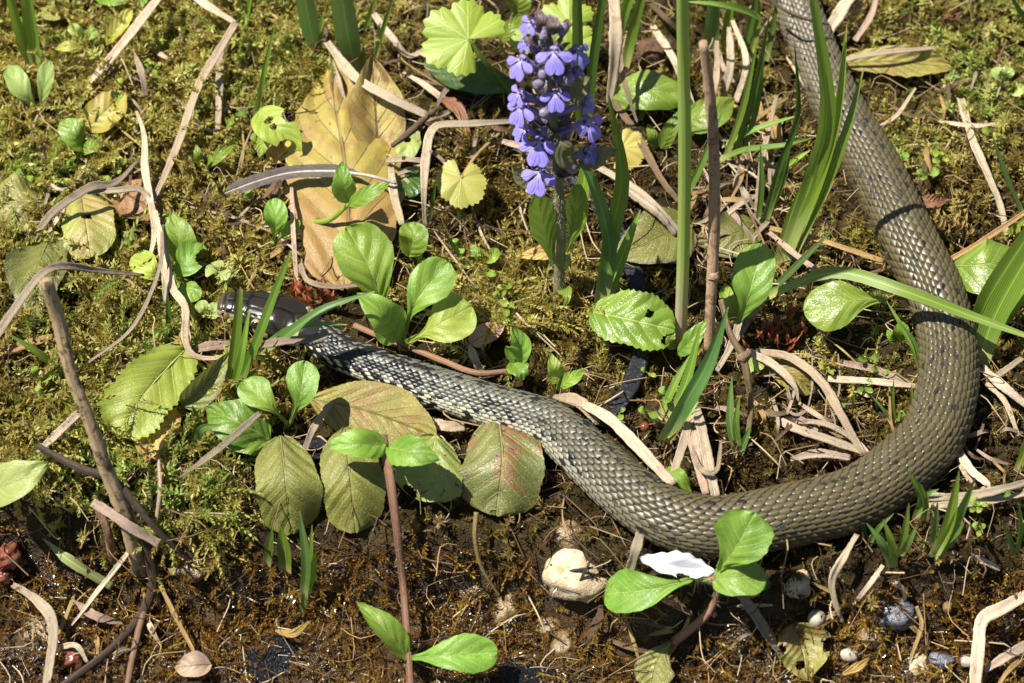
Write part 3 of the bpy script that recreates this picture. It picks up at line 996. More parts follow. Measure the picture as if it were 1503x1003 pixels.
def moss():
    rg = np.random.default_rng(77)
    protos = [shoot('moss_shoot', 1, .013, 34, .0033, .00075, 1.0, M['moss_gold'], .35),
              shoot('moss_shoot', 2, .015, 40, .0030, .0007, .8, M['moss_gold'], .6),
              shoot('moss_shoot', 3, .010, 28, .0036, .0008, 1.25, M['moss_gold'], .2),
              shoot('moss_shoot', 4, .017, 44, .0026, .0008, .55, M['moss_gold'], .8),
              shoot('moss_shoot', 5, .006, 20, .0019, .0006, .9, M['moss_gold'], .3),
              shoot('moss_shoot', 6, .007, 24, .0017, .0006, .7, M['moss_gold'], .5)]
    wet = [shoot('wet_moss_shoot', 11, .005, 18, .0018, .00055, .9, M['moss_wet'], .4),
           shoot('wet_moss_shoot', 12, .0065, 22, .0016, .0005, .7, M['moss_wet'], .7),
           shoot('wet_moss_shoot', 13, .009, 22, .0022, .0005, .8, M['moss_wet'], .6)]
    step = .0026
    xs = np.arange(-.26, .26, step); ys = np.arange(-.21, .25, step)
    X, Y = np.meshgrid(xs, ys)
    X = (X + rg.uniform(-.5, .5, X.shape) * step * 1.6).ravel(); Y = (Y + rg.uniform(-.5, .5, Y.shape) * step * 1.6).ravel()
    Z = H(X, Y)
    px, py = to_px(X, Y, Z)
    w = WET(X, Y)
    # the patches of the bank, as one meets them from west to east
    def blob(cx, cy, rx, ry): return np.exp(-(((px - cx) / rx) ** 2 + ((py - cy) / ry) ** 2))
    feather_ = np.clip(sstep(520, 330, px) * sstep(760, 640, py) + blob(760, 440, 150, 90) + blob(700, 260, 90, 70) + .6 * blob(300, 760, 70, 90) + blob(420, 60, 90, 70), 0, 1)
    cushion = np.clip(sstep(1230, 1300, px) * sstep(420, 330, py), 0, 1)
    lown = np.clip(1 - feather_ - cushion, 0, 1)
    shrink = np.ones_like(X)
    for (fx, fy, fr) in FOOT:
        d = np.hypot(X - fx, Y - fy) / fr
        shrink = np.minimum(shrink, .42 + .58 * np.clip((d - .75) / .35, 0, 1))
    free = np.ones_like(X, bool)
    for (fx, fy, fr) in NOMOSS: free &= np.hypot(X - fx, Y - fy) > fr
    keep_dry = free & (w < .55) & (rg.random(X.shape) < (.95 * feather_ + .95 * cushion + .70 * lown) * (1 - .8 * w))
    patch = vnoise(X * 45, Y * 45, 31) * .6 + vnoise(X * 130, Y * 130, 32) * .4
    keep_dry &= rg.random(X.shape) < sstep(.12, .34, patch + .25 * feather_ + .25 * cushion)
    k = np.nonzero(keep_dry)[0]
    u = rg.random(len(k))
    pf = feather_[k]; pc = cushion[k]
    idx = np.where(u < pf, rg.integers(0, 4, len(k)), np.where(rg.random(len(k)) < .3, 2, rg.integers(4, 6, len(k))))
    tilt = np.where(idx < 4, rg.normal(.75, .35, len(k)), rg.normal(.4, .3, len(k)))
    az = rg.uniform(0, 6.28, len(k))
    rots = np.stack([np.zeros(len(k)), tilt, az], -1)
    scl = (.75 + .5 * rg.random(len(k))) * shrink[k] * (1 - .15 * lown[k]) * (1 + .22 * pf)
    tone = np.clip(.40 * patch[k] + .62 * (vnoise(X[k] * 16, Y[k] * 16, 41) - .28) + .12 * vnoise(X[k] * 300, Y[k] * 300, 43) + rg.normal(0, .13, len(k)) + .02 - .16 * lown[k] + .05 * pc
                   + .30 * (blob(90, 690, 120, 90)[k] + blob(310, 740, 80, 90)[k] + .6 * blob(1300, 480, 90, 80)[k]), 0, 1)
    pts = np.stack([X[k], Y[k], Z[k] - .0006], -1)
    # loose sprays hanging over the bank edge and across a few leaves
    ex = []
    for (cx, cy, rx, ry, h0, h1, n) in ((300, 715, 50, 50, 2, 8, 30), (285, 780, 40, 45, 1, 5, 22), (330, 670, 30, 30, 4, 9, 12), (205, 580, 20, 18, 15, 18, 6), (60, 640, 50, 40, 6, 12, 44),
                                        (120, 590, 60, 40, 6, 14, 50), (150, 440, 60, 40, 6, 14, 50), (30, 290, 28, 30, 11, 14, 16), (50, 420, 26, 30, 10, 13, 12), (740, 430, 60, 40, 5, 11, 50), (420, 90, 50, 40, 6, 13, 60)):
        for _ in range(n):
            p = W(cx + rg.normal() * rx * .7, cy + rg.normal() * ry * .7, rg.uniform(h0, h1))
            ex.append((p.x, p.y, p.z))
    ne = len(ex)
    pts = np.vstack([pts, np.array(ex)])
    rots = np.vstack([rots, np.stack([np.zeros(ne), rg.normal(1.35, .3, ne), rg.normal(-1.4, .9, ne)], -1)])
    scl = np.concatenate([scl, rg.uniform(.6, 1.0, ne)]); idx = np.concatenate([idx, rg.integers(0, 4, ne)])
    tone = np.concatenate([tone, np.clip(rg.normal(.6, .18, ne), 0, 1)])
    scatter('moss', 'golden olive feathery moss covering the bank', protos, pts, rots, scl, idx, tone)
    # wet soil: short brown moss and slime
    step = .0019
    xs = np.arange(-.26, .26, step); ys = np.arange(-.21, .10, step)
    X, Y = np.meshgrid(xs, ys)
    X = (X + rg.uniform(-.5, .5, X.shape) * step * 1.6).ravel(); Y = (Y + rg.uniform(-.5, .5, Y.shape) * step * 1.6).ravel()
    Z = H(X, Y); w = WET(X, Y)
    px, py = to_px(X, Y, Z)
    patch = vnoise(X * 55, Y * 55, 51) * .6 + vnoise(X * 150, Y * 150, 52) * .4
    keep = (w > .3) & (rg.random(X.shape) < sstep(.12, .46, patch) * .8 + .2)
    for (fx, fy, fr) in FOOT:
        keep &= ~((np.hypot(X - fx, Y - fy) < fr * .8) & (rg.random(X.shape) < .6))
    k = np.nonzero(keep)[0]
    idx = rg.integers(0, 3, len(k))
    tilt = rg.normal(.9, .4, len(k)); az = rg.uniform(0, 6.28, len(k))
    tone = np.clip(.45 * patch[k] + .3 * vnoise(X[k] * 25, Y[k] * 25, 61) + rg.normal(0, .16, len(k)) + .1 * (1 - w[k]), 0, 1)
    scatter('wet_moss', 'short brown glistening moss on the wet soil strip', wet, np.stack([X[k], Y[k], Z[k] - .0004], -1),
            np.stack([np.zeros(len(k)), tilt, az], -1), (.6 + .7 * rg.random(len(k))), idx, tone)
# ------------------------------------------------------------------ wrappers that place things on the bank
def pw(pts):
    return [W(*p) for p in pts]

def single(mb, name, mat, label, cat, group, at):
    """one mesh that is a thing of its own; its origin lies at its base"""
    at = Vector(at)
    mb.v = [(v[0] - at.x, v[1] - at.y, v[2] - at.z) for v in mb.v]
    o = mb.build(name, M[mat])
    o.location = at
    return tag(o, label, cat, group)

def add_veins(mb, mat, parent, shift=None):
    """raised midrib and side veins of a leaf, one part lying on the blade"""
    rows, n, m, nv, nn, width = mb.leafgrid
    key = 'vein_' + mat
    if key not in M:
        c = VEINC.get(M[mat].name, (.3, .3, .1))
        M[key] = solid_mat(key, scalec(c, .85), scalec(c, .65), 400, .5, .2, trans=.15)
    def at(t, s):
        i = min(n - 1.001, max(0, t * (n - 1))); k = min(m - 1.001, max(0, (s + 1) / 2 * (m - 1)))
        a, b = int(i), int(k); f, g = i - a, k - b
        R = lambda x, y: np.array(rows[x][y])
        return (R(a, b) * (1 - f) + R(a + 1, b) * f) * (1 - g) + (R(a, b + 1) * (1 - f) + R(a + 1, b + 1) * f) * g
    vb = MB()
    r0 = min(.0006, width * .016)
    tube(vb, [at(t, 0) + nn * r0 * .1 for t in np.linspace(.01, .95, 9)], list(np.linspace(r0, r0 * .25, 9)), 22, 5, caps=False, flat=.7)
    for k in range(0, nv):
        for sg in (1, -1):
            t0 = k / nv + (.4 / nv if sg < 0 else 0) * 0
            P = [(t0 + .28 * s, sg * s) for s in np.linspace(0, .88, 6)]
            P = [p for p in P if p[0] < .97]
            if len(P) < 3 or t0 < .05: continue
            tube(vb, [at(*p) for p in P], list(np.linspace(r0 * .5, r0 * .18, len(P))), 10, 4, caps=False)
    if shift is not None: vb.v = [(v[0] - shift.x, v[1] - shift.y, v[2] - shift.z) for v in vb.v]
    o = bpy.data.objects.new('veins', vb.mesh('veins'))
    o.data.materials.append(M[key]); COL.objects.link(o); o.parent = parent
    return o

def LEAF(label, mat, pts, w, shape='ovate', name='fallen_leaf', cat='leaf', group='single leaves lying on the moss', stalk=None, **kw):
    P = pw(pts)
    mb = MB()
    kw.setdefault('seed', int(pts[0][0] * 7 + pts[0][1]))
    leaf(mb, P, w * PX, shape, **kw)
    if stalk is None:
        o = single(mb, name, mat, label, cat, group, P[0])
        if w >= 32 and not kw.get('holes') and not kw.get('bite'): add_veins(mb, mat, o, P[0])
        return o
    t = thing(name, label, cat, P[0], group)
    mb.build('leaf_blade', M[mat], t)
    sm, sw, sp = stalk
    s = MB(); q = pw(sp)
    tube(s, q, [sw * PX * .5] * len(q), 14, 6)
    s.build('leaf_stalk', M[sm], t)
    return t

def PLANT(label, at, leaves, stalks=(), name='seedling', cat='seedling', group='green seedlings on the bank', hair=False):
    """leaves: (mat, shape, width px, pts, kw) ; stalks: (mat, width px, pts)"""
    t = thing(name, label, cat, W(*at), group)
    for k, (mat, shape, w, pts, kw) in enumerate(leaves):
        mb = MB()
        kw = dict(kw); kw.setdefault('seed', int(pts[0][0] + 31 * k + pts[-1][1]))
        leaf(mb, pw(pts), w * PX, shape, **kw)
        lo = mb.build('leaf', M[mat], t)
        if w >= 34 and not kw.get('holes') and not kw.get('bite'): add_veins(mb, mat, lo)
    for (mat, w, pts) in stalks:
        mb = MB(); q = pw(pts)
        ws = w if isinstance(w, (list, tuple)) else [w] * len(q)
        C = tube(mb, q, [x * PX * .5 for x in ws], 22, 8, .05)
        st = mb.build('stalk', M[mat], t)
        if hair:
            hb = MB(); hairs(hb, C, ws[0] * PX * .5, 160, .0016, 3)
            h = hb.build('hairs', M['hair'], st); h['kind'] = 'stuff'
    return t

def TUFT(label, at, blades, mat='gr_green', group='green grass tufts', name='grass_tuft'):
    """blades: (width px, pts[, mat[, kw]])"""
    t = thing(name, label, 'grass', W(*at), group)
    for k, b in enumerate(blades):
        w, pts = b[0], b[1]
        m = b[2] if len(b) > 2 and b[2] else mat
        kw = dict(fold=.35, roll=random.Random(int(pts[-1][0] * 3 + k)).uniform(-25, 25), seed=k + int(pts[0][0]))
        if len(b) > 3: kw.update(b[3])
        mb = MB()
        ribbon(mb, pw(pts), w * PX, **kw)
        mb.build('blade', M[m], t)
    return t

SG = 'dry straws lying about'
def STRAW(label, mat, w, pts, group=SG, name='dry_straw', cat='straw', **kw):
    P = pw(pts)
    mb = MB()
    kw.setdefault('seed', int(pts[0][0] * 3 + pts[0][1])); kw.setdefault('wav', .12); kw.setdefault('fold', .3)
    kw.setdefault('taper', (.9, 1, .55)); kw.setdefault('n', 30); kw.setdefault('thick', .0003); kw.setdefault('m', 7); kw.setdefault('rag', .16); kw.setdefault('ribs', .07)
    ribbon(mb, P, w * PX, **kw)
    return single(mb, name, mat, label, cat, group, P[0])

def TWIG(label, mat, ws, pts, name='twig', cat='twig', group='twigs and roots', knots=(), **kw):
    P = pw(pts)
    if not isinstance(ws, (list, tuple)): ws = [ws] * len(P)
    mb = MB()
    kw.setdefault('n', 30); kw.setdefault('m', 9); kw.setdefault('jit', .10)
    tube(mb, P, [x * PX * .5 for x in ws], seed=int(pts[0][0]), **kw)
    for (kp, kr) in knots:
        c = W(*kp)
        blob(mb, c, (kr * PX, kr * PX, kr * PX), 7, 6, .3, int(kp[0]))
    return single(mb, name, mat, label, cat, group, P[0])

def blob(mb, c, r, nu=12, nv=9, jit=.12, seed=0, up=(0, 0, 1), low=3.0, squ=1.0):
    """an uneven lump: an ellipsoid pushed about by low noise"""
    rg = np.random.default_rng(abs(int(seed)))
    off = rg.random(3) * 50
    up = unit(up); a = unit(np.cross(up, (.2, .9, .13))); b = np.cross(up, a)
    rows = []
    for i in range(nv):
        ph = math.pi * (i + .02) / (nv - 1 + .04)
        row = []
        for k in range(nu):
            th = 2 * math.pi * k / nu
            d = np.array((math.sin(ph) * math.cos(th), math.sin(ph) * math.sin(th), math.cos(ph)))
            d2 = np.sign(d) * np.abs(d) ** squ
            nz = float(vnoise(d[0] * low + off[0] + d[2] * 1.7, d[1] * low + off[1] - d[2] * 1.3, seed)) - .5
            nz += .5 * (float(vnoise(d[0] * low * 2.2 + off[1] + d[2] * 3, d[1] * low * 2.2 + off[2], seed + 1)) - .5)
            s = 1 + jit * 2 * nz
            row.append(np.array(c) + (a * d2[0] * r[0] + b * d2[1] * r[1] + up * d2[2] * r[2]) * s)
        rows.append(row)
    mb.grid(rows, [[(k / nu, i / nv) for k in range(nu)] for i in range(nv)], True)

def STONE(label, mat, at, r, name='pebble', cat='pebble', group='pebbles on the wet soil', jit=.18, seed=0, up=(0, 0, 1), squ=.85, low=2.0, nu=26, nv=18):
    c = W(*at)
    mb = MB()
    blob(mb, c, [x * PX for x in r], nu, nv, jit, seed, up, low, squ)
    foot(c, max(r) * PX)
    return single(mb, name, mat, label, cat, group, c)

def palmate(mb, c, tip, R, nrm, lobes=7, open_=145, depth=.2, sub=4, seed=0, dome=.12, n=90, m=12):
    """a round lobed leaf: c = where the stalk meets the blade, tip = direction of the middle lobe (3-D), R metres"""
    nrm = unit(nrm); t = np.array(tip, float); t = unit(t - nrm * np.dot(t, nrm)); a = np.cross(nrm, t)
    rg = np.random.default_rng(abs(int(seed))); ph = rg.random(5) * 6.28
    rows = []; uvs = []
    for j in range(m):
        q = .02 + .98 * j / (m - 1)
        row = []; uv = []
        for i in range(n):
            f = i / (n - 1)
            an = math.radians(-open_ + 2 * open_ * f)
            lo = abs(math.sin(math.pi * lobes * f))
            r = R * (.86 + .14 * math.cos(an)) * (1 - depth + depth * lo ** .5) * (1 - .10 * abs(((f * lobes * sub) % 1) - .5) * 2)
            r *= 1 + .05 * math.sin(ph[0] + an * 2)
            rr = R * .8 * q * (1 - q) + r * q * q if q < 1 else r
            z = dome * R * (-(q ** 2)) + .05 * R * q * lo + .05 * R * q * math.sin(ph[1] + 3 * an)
            row.append(np.array(c) + (t * math.cos(an) + a * math.sin(an)) * rr + nrm * z)
            uv.append((q, f))
        rows.append(row); uvs.append(uv)
    mb.grid(rows, uvs)
    foot(np.array(c) + t * R * .2, R)

def palm_mat(name, c1, c2, vein, lobes, trans=.33):
    b = NT(name)
    u, v = b.uv()
    P = b.obj()
    big = b.noise(P, 150, 3); fine = b.noise(P, 1500, 3)
    col = b.mix(b.smooth(big, .35, .65), c1, c2)
    q = b.math('ABSOLUTE', b.math('SUBTRACT', b.math('FRACT', b.math('MULTIPLY', v, float(lobes))), .5))   # 0 on the middle of a lobe
    rad = b.smooth(b.math('MULTIPLY', q, u), .035, .008)
    fork = b.math('ABSOLUTE', b.math('SUBTRACT', q, b.math('MULTIPLY', b.math('SUBTRACT', u, .45), .55)))
    fk = b.math('MULTIPLY', b.smooth(fork, .03, .0), b.smooth(u, .45, .5))
    ve = b.math('MAXIMUM', rad, b.math('MULTIPLY', fk, .7))
    col = b.mix(b.math('MULTIPLY', ve, .6), col, vein)
    col = b.mix(b.math('MULTIPLY', fine, .35), col, scalec(c2, .75))
    nm = b.bump(b.math('ADD', b.math('MULTIPLY', fine, .5), b.math('MULTIPLY', ve, -.4)), .35, .0006)
    sh = b.bsdf(col, .45, .4, nm)
    return b.done(b.trans(sh, b.mix(.4, col, scalec(c1, 1.7)), trans, nm))
M['pal_lime'] = palm_mat('lobed_leaf_lime', (.30, .38, .05), (.23, .32, .035), (.44, .50, .14), 5)
M['pal_yel'] = palm_mat('lobed_leaf_yellow', (.40, .38, .085), (.34, .34, .07), (.50, .47, .18), 7)
M['pal_pale'] = palm_mat('lobed_leaf_straw_yellow', (.50, .43, .11), (.45, .36, .08), (.56, .48, .2), 7)

def PALM(label, mat, at, tip, R, lobes, stalk=None, nrm=None, name='lobed_leaf', **kw):
    c = W(*at); tp = W(*tip)
    t = thing(name, label, 'leaf', c, 'lobed leaves')
    mb = MB()
    palmate(mb, np.array(c), np.array(tp - c), R * PX, unit(TOCAM * .7 + np.array((0, 0, .5))) if nrm is None else nrm, lobes, seed=int(at[0]), **kw)
    mb.build('leaf_blade', M[mat], t)
    if stalk:
        s = MB(); q = pw(stalk[2]); tube(s, q, [stalk[1] * PX * .5] * len(q), 16, 7)
        s.build('leaf_stalk', M[stalk[0]], t)
    return t
# ------------------------------------------------------------------ fallen and basal leaves
FL = 'fallen leaves on the moss'; OL = 'olive basal leaves below the snake'
LEAF('large withered golden leaf with pointed tip, under the feather', 'lf_gold', [(503, 425, 7), (512, 330, 11), (508, 240, 13), (492, 150, 11), (486, 82, 9)], 190, 'dead', group=FL, cup=-.12, wave=.035, quilt=.02, nv=7, teeth=14, depth=.09, n=60, m=31)
LEAF('curled brown leaf with a dark stripe, standing behind the golden withered leaf', 'lf_rust', [(556, 228, 8), (552, 160, 16), (545, 82, 26)], 92, 'ovate', group=FL, cup=.35, wave=.05, roll=12, n=40, m=21)
LEAF('glossy dark green leaf with brown end, below the lobed lime leaf', 'lf_dark', [(760, 130, 8), (690, 112, 12), (622, 92, 13)], 56, 'elliptic', group=FL, wave=.02, cup=.2)
LEAF('yellow leaf with small brown spots above the bright seedling pair', 'lf_yel', [(128, 190, 9), (155, 163, 13), (184, 135, 12)], 62, 'ovate', group=FL, cup=.25, holes=((.85, -.3, .05),), n=40, m=21)
LEAF('narrow yellowish curled leaf beside a wide straw', 'lf_yel', [(155, 66, 8), (170, 44, 14), (194, 14, 15)], 30, 'elliptic', group=FL, cup=.5, teeth=6, depth=.12)
LEAF('small tan leaf lying by the broad twin blades', 'lf_yelmoss', [(100, 5, 8), (78, 18, 11), (54, 12, 9)], 36, 'ovate', group=FL, cup=.3)
LEAF('small yellow green leaf under two tiny round leaves', 'lf_yelg', [(120, 72, 9), (100, 68, 12), (81, 72, 10)], 20, 'ovate', group=FL)
LEAF('pale olive leaf half overgrown with moss threads', 'lf_yelmoss', [(70, 300, 6), (30, 295, 11), (-15, 300, 8)], 92, 'round', group=FL, cup=-.1, wave=.04, quilt=.012)
LEAF('round olive yellow leaf with one small black hole', 'lf_yelmoss', [(120, 285, 9), (127, 330, 13), (134, 378, 10)], 84, 'blunt', group=FL, cup=-.15, quilt=.015, holes=((.44, -.05, .045),), n=50, m=27, teeth=14, depth=.03)
LEAF('reddish brown withered leaf beneath crossing straws', 'lf_brown', [(172, 278, 7), (212, 300, 9), (262, 318, 7)], 72, 'ovate', group=FL, wave=.06, cup=.2)
LEAF('large dull olive leaf sunk in moss behind the mottled stick', 'lf_olive', [(72, 352, 7), (52, 410, 11), (58, 472, 8)], 96, 'ovate', group=FL, wave=.05, quilt=.012, teeth=10, depth=.06)
LEAF('pale green scalloped leaf with moss sprays over its middle', 'lf_lime', [(272, 512, 8), (218, 572, 16), (172, 638, 12)], 104, 'blunt', group=FL, cup=.12, quilt=.02, nv=5, teeth=15, depth=.13, n=62, m=25, roll=-8)
LEAF('tan dead leaf under the pale green scalloped leaf', 'lf_tan', [(255, 600, 6), (222, 640, 9), (215, 678, 5)], 66, 'ovate', group=FL, wave=.06, cup=.3)
LEAF('folded grey green pointed leaf beside the upright blades at the head', 'lf_olive', [(268, 596, 8), (300, 565, 16), (338, 515, 18)], 42, 'lance', group=FL, cup=.7, roll=35)
LEAF('pinkish dry leaf lying on the wet soil', 'lf_pink', [(310, 975, 5), (285, 977, 8), (256, 980, 6)], 38, 'ovate', group=FL, cup=.3)
LEAF('toothed ochre leaf lying under the snake', 'lf_ochre', [(455, 585, 8), (530, 600, 13), (590, 622, 13), (640, 643, 10)], 96, 'elliptic', group=OL, cup=-.1, wave=.03, quilt=.012, nv=8, teeth=24, depth=.05, roll=-4, n=50, m=21)
LEAF('fuzzy olive leaf hanging beside the sprig of young blades', 'lf_oliveg', [(412, 640, 14), (420, 710, 14), (428, 784, 4)], 96, 'blunt', group=OL, cup=-.2, wave=.03, quilt=.016, teeth=16, depth=.03, n=44, m=21)
LEAF('olive leaf with ribbed veins, shaded by a small green leaf', 'lf_oliveg', [(505, 628, 15), (515, 705, 14), (522, 782, 4)], 94, 'blunt', group=OL, cup=-.25, wave=.02, quilt=.02, nv=5, teeth=14, depth=.04, n=44, m=21)
LEAF('spotted yellow olive leaf with a torn purple edge', 'lf_spot', [(640, 640, 12), (630, 690, 13), (618, 735, 7)], 100, 'blunt', group=OL, cup=-.1, wave=.04, quilt=.015, bite=((.9, .55, .08),), n=50, m=25, teeth=12, depth=.04)
LEAF('broad reddened olive leaf tucked under the snake', 'lf_red', [(732, 608, 10), (738, 680, 15), (728, 757, 5)], 128, 'blunt', group=OL, cup=-.2, wave=.03, quilt=.016, nv=5, teeth=14, depth=.03, n=50, m=25)
LEAF('scalloped leaf with one round hole above the black strap', 'lf_gloss', [(868, 458, 12), (925, 470, 18), (990, 485, 14)], 92, 'blunt', group=FL, cup=.12, quilt=.02, nv=5, teeth=13, depth=.08, wave=.03, holes=((.68, -.36, .038),), bite=((.93, .6, .06),), n=56, m=29)
LEAF('large dull brown olive leaf behind the green stem', 'lf_olive', [(1015, 330, 5), (960, 352, 9), (902, 378, 8)], 104, 'ovate', group=FL, cup=.1, quilt=.014, teeth=12, depth=.05, roll=6)
LEAF('second dull olive leaf behind the dead stalk', 'lf_olive', [(1110, 330, 3), (1075, 345, 7), (1020, 355, 5)], 86, 'ovate', group=FL, cup=.1, quilt=.014)
LEAF('broad glossy green leaf behind the flower spike', 'lf_gloss', [(888, 150, 6), (945, 132, 14), (1010, 142, 12)], 68, 'elliptic', group=FL, cup=-.2, quilt=.02, nv=4)
LEAF('green leaf behind the dead stalk by the seedheads', 'lf_mid', [(1000, 180, 8), (1040, 168, 14), (1078, 145, 12)], 58, 'ovate', group=FL)
LEAF('withered olive leaf with a pointed end beside the snake', 'lf_ochre', [(1225, 95, 5), (1300, 90, 10), (1398, 100, 6)], 52, 'elliptic', group=FL, cup=.4, wave=.06, teeth=8, depth=.12)
LEAF('shiny round ended leaf beneath the long arching blade', 'lf_gloss', [(1302, 440, 16), (1245, 442, 22), (1180, 458, 18)], 72, 'obovate', group=FL, cup=-.1, wave=.03, teeth=10, depth=.03)
LEAF('glossy green leaf under golden straw beside the snake', 'lf_gloss', [(1385, 392, 8), (1445, 388, 18), (1500, 375, 14)], 84, 'elliptic', group=FL, cup=-.15, quilt=.02)
LEAF('small olive leaf under pale straws in the snake bend', 'lf_ochre', [(1130, 530, 5), (1165, 552, 9), (1195, 575, 5)], 48, 'elliptic', group=FL)
LEAF('dull green wet leaf on the soil below the seedling', 'lf_olive', [(990, 938, 4), (966, 968, 8), (955, 1010, 5)], 58, 'obovate', group=FL, cup=.15)
LEAF('ragged yellowish withered leaf with a hole on wet soil', 'lf_yelmoss', [(1165, 915, 5), (1178, 955, 8), (1185, 1000, 5)], 82, 'ovate', group=FL, wave=.08, cup=.2, holes=((.72, .25, .07),), bite=((.3, .9, .09), (.45, -.95, .08)), n=46, m=23)
LEAF('soft pale green leaf end by the mossy corner', 'lf_pale', [(-30, 720, 22), (20, 708, 30), (70, 680, 28)], 62, 'ovate', group=FL, cup=.15)
LEAF('tan triangular leaf piece beside the flower stem', 'lf_tan', [(825, 362, 8), (795, 370, 11), (757, 378, 9)], 32, 'spear', group=FL)
LEAF('dull pink stained leaf bit on the moss under a fresh leaf', 'lf_pink', [(690, 505, 6), (715, 490, 9), (740, 478, 7)], 34, 'ovate', group=FL, cup=.3)
LEAF('small tan leaf scrap under the brown curled straw', 'lf_tan', [(1120, 165, 4), (1135, 190, 8), (1148, 215, 4)], 30, 'ovate', group=FL)
LEAF('tan leaf scrap by the feather and gnawed leaf', 'lf_tan', [(395, 240, 5), (408, 225, 9), (420, 212, 6)], 30, 'ovate', group=FL)
LEAF('curled reddish leaf tip near the conifer twig', 'lf_brown', [(1345, 300, 5), (1368, 297, 9), (1390, 292, 5)], 24, 'ovate', group=FL, cup=.5)
LEAF('white crumpled petal lying in front of the snake', 'petal_w', [(942, 818, 12), (980, 828, 17), (1048, 838, 14)], 40, 'elliptic', name='fallen_petal', cat='petal', group=None, wave=.12, cup=.3, teeth=5, depth=.2, bite=((.55, .95, .08),), n=40, m=19)
LEAF('shaded round leaf with dark mould beside a straw loop', 'lf_dark', [(602, 246, 7), (602, 268, 9), (600, 290, 7)], 38, 'round', group=FL)
LEAF('round pale leaf with a small hole behind the dead twig', 'lf_pale', [(604, 186, 9), (599, 210, 13), (592, 236, 10)], 38, 'round', group=FL, holes=((.5, .1, .07),), n=40, m=21)
LEAF('gnawed light green leaf with two holes by the tall thin blade', 'lf_lime', [(380, 162, 18), (405, 185, 22), (442, 222, 16)], 62, 'ovate', group=FL, holes=((.3, .05, .06), (.45, .12, .045)), bite=((.8, .8, .12), (.45, -1, .12)), n=52, m=27)
LEAF('scrap of light green leaf below the gnawed leaf', 'lf_lime', [(390, 196, 13), (386, 212, 14), (380, 232, 11)], 22, 'ovate', group=FL)

# lobed leaves
PALM('large toothed lime leaf with deep lobes at the flower', 'pal_lime', (688, 58, 38), (620, 10, 46), 78, 5, ('lf_mid', 8, [(688, 58, 38), (715, 95, 26), (750, 140, 8)]), depth=.22, open_=140)
PALM('second toothed lime leaf behind the flower tip', 'pal_lime', (835, 35, 24), (800, 5, 32), 55, 5, ('lf_mid', 7, [(835, 35, 24), (850, 60, 12), (860, 90, 2)]), depth=.3, open_=140)
PALM('small toothed lime leaf flanking the flower spike', 'pal_lime', (846, 62, 30), (880, 55, 34), 36, 5, None, depth=.3, open_=110)
PALM('toothed lime leaf peeping out of the spike opposite', 'pal_lime', (775, 60, 28), (750, 52, 32), 28, 5, None, depth=.3, open_=110)
PALM('yellow green kidney shaped leaf with scalloped edge', 'pal_yel', (677, 262, 18), (672, 310, 14), 47, 7, ('st_gold', 6, [(677, 262, 18), (700, 228, 14), (740, 190, 6)]), depth=.12, open_=158)
PALM('bright yellow scalloped leaf by the pale hanging straw', 'pal_pale', (912, 218, 10), (955, 222, 12), 42, 7, None, depth=.12, open_=100)
# ------------------------------------------------------------------ seedlings and runners
LB, LL, LM_, LG = 'lf_bright', 'lf_lime', 'lf_mid', 'lf_gloss'
PLANT('pair of crinkled pale green seed leaves by the broad blades', (60, 168, 0), [
    ('lf_pale', 'obovate', 36, [(58, 165, 4), (35, 135, 14), (12, 98, 18)], dict(quilt=.02)),
    ('lf_pale', 'obovate', 26, [(59, 165, 4), (64, 130, 16), (72, 88, 24)], dict(quilt=.02))])
PLANT('two tiny round leaves above a small yellow leaf', (122, 62, 0), [
    ('lf_pale', 'round', 22, [(124, 58, 8), (113, 47, 14), (101, 38, 16)], {}), (LB, 'round', 27, [(120, 57, 8), (130, 50, 14), (144, 48, 14)], {})])
PLANT('crinkled green leaf pair below the yellow leaf', (125, 215, 0), [
    (LM_, 'round', 42, [(128, 216, 6), (112, 198, 15), (90, 178, 16)], dict(quilt=.03, nv=5)), (LB, 'elliptic', 22, [(118, 226, 8), (132, 216, 13), (149, 206, 12)], {}),
    (LM_, 'ovate', 14, [(130, 212, 6), (138, 204, 10), (144, 196, 10)], {})])
PLANT('small shaded green seedling beside the long leaning straw', (300, 250, 0), [
    (LM_, 'ovate', 22, [(302, 245, 4), (292, 230, 12), (288, 212, 14)], {}), (LM_, 'ovate', 24, [(305, 243, 4), (322, 228, 12), (345, 212, 12)], {}), (LM_, 'ovate', 18, [(302, 246, 4), (306, 236, 10), (310, 226, 12)], {})])
PLANT('cluster of bright leaves under the pinkish straws near the head', (262, 420, 0), [
    (LB, 'ovate', 56, [(258, 395, 6), (262, 352, 17), (252, 312, 18)], dict(quilt=.02)),
    (LB, 'obovate', 46, [(250, 412, 6), (270, 388, 16), (296, 358, 16)], dict(bite=((.8, .9, .14),), n=40, m=19)),
    ('lf_lime', 'obovate', 40, [(246, 415, 6), (222, 398, 14), (200, 372, 14)], dict(quilt=.02)),
    (LB, 'obovate', 32, [(255, 420, 6), (275, 426, 12), (292, 440, 10)], dict(teeth=6, depth=.1)),
    (LM_, 'ovate', 30, [(215, 380, 5), (195, 355, 9), (178, 340, 8)], {})])
PLANT('small pale green leaf pair in front of the snout', (305, 462, 0), [
    ('lf_pale', 'obovate', 22, [(305, 466, 5), (300, 455, 10), (288, 446, 11)], {}), ('lf_pale', 'obovate', 20, [(304, 466, 5), (312, 460, 10), (316, 444, 11)], {})])
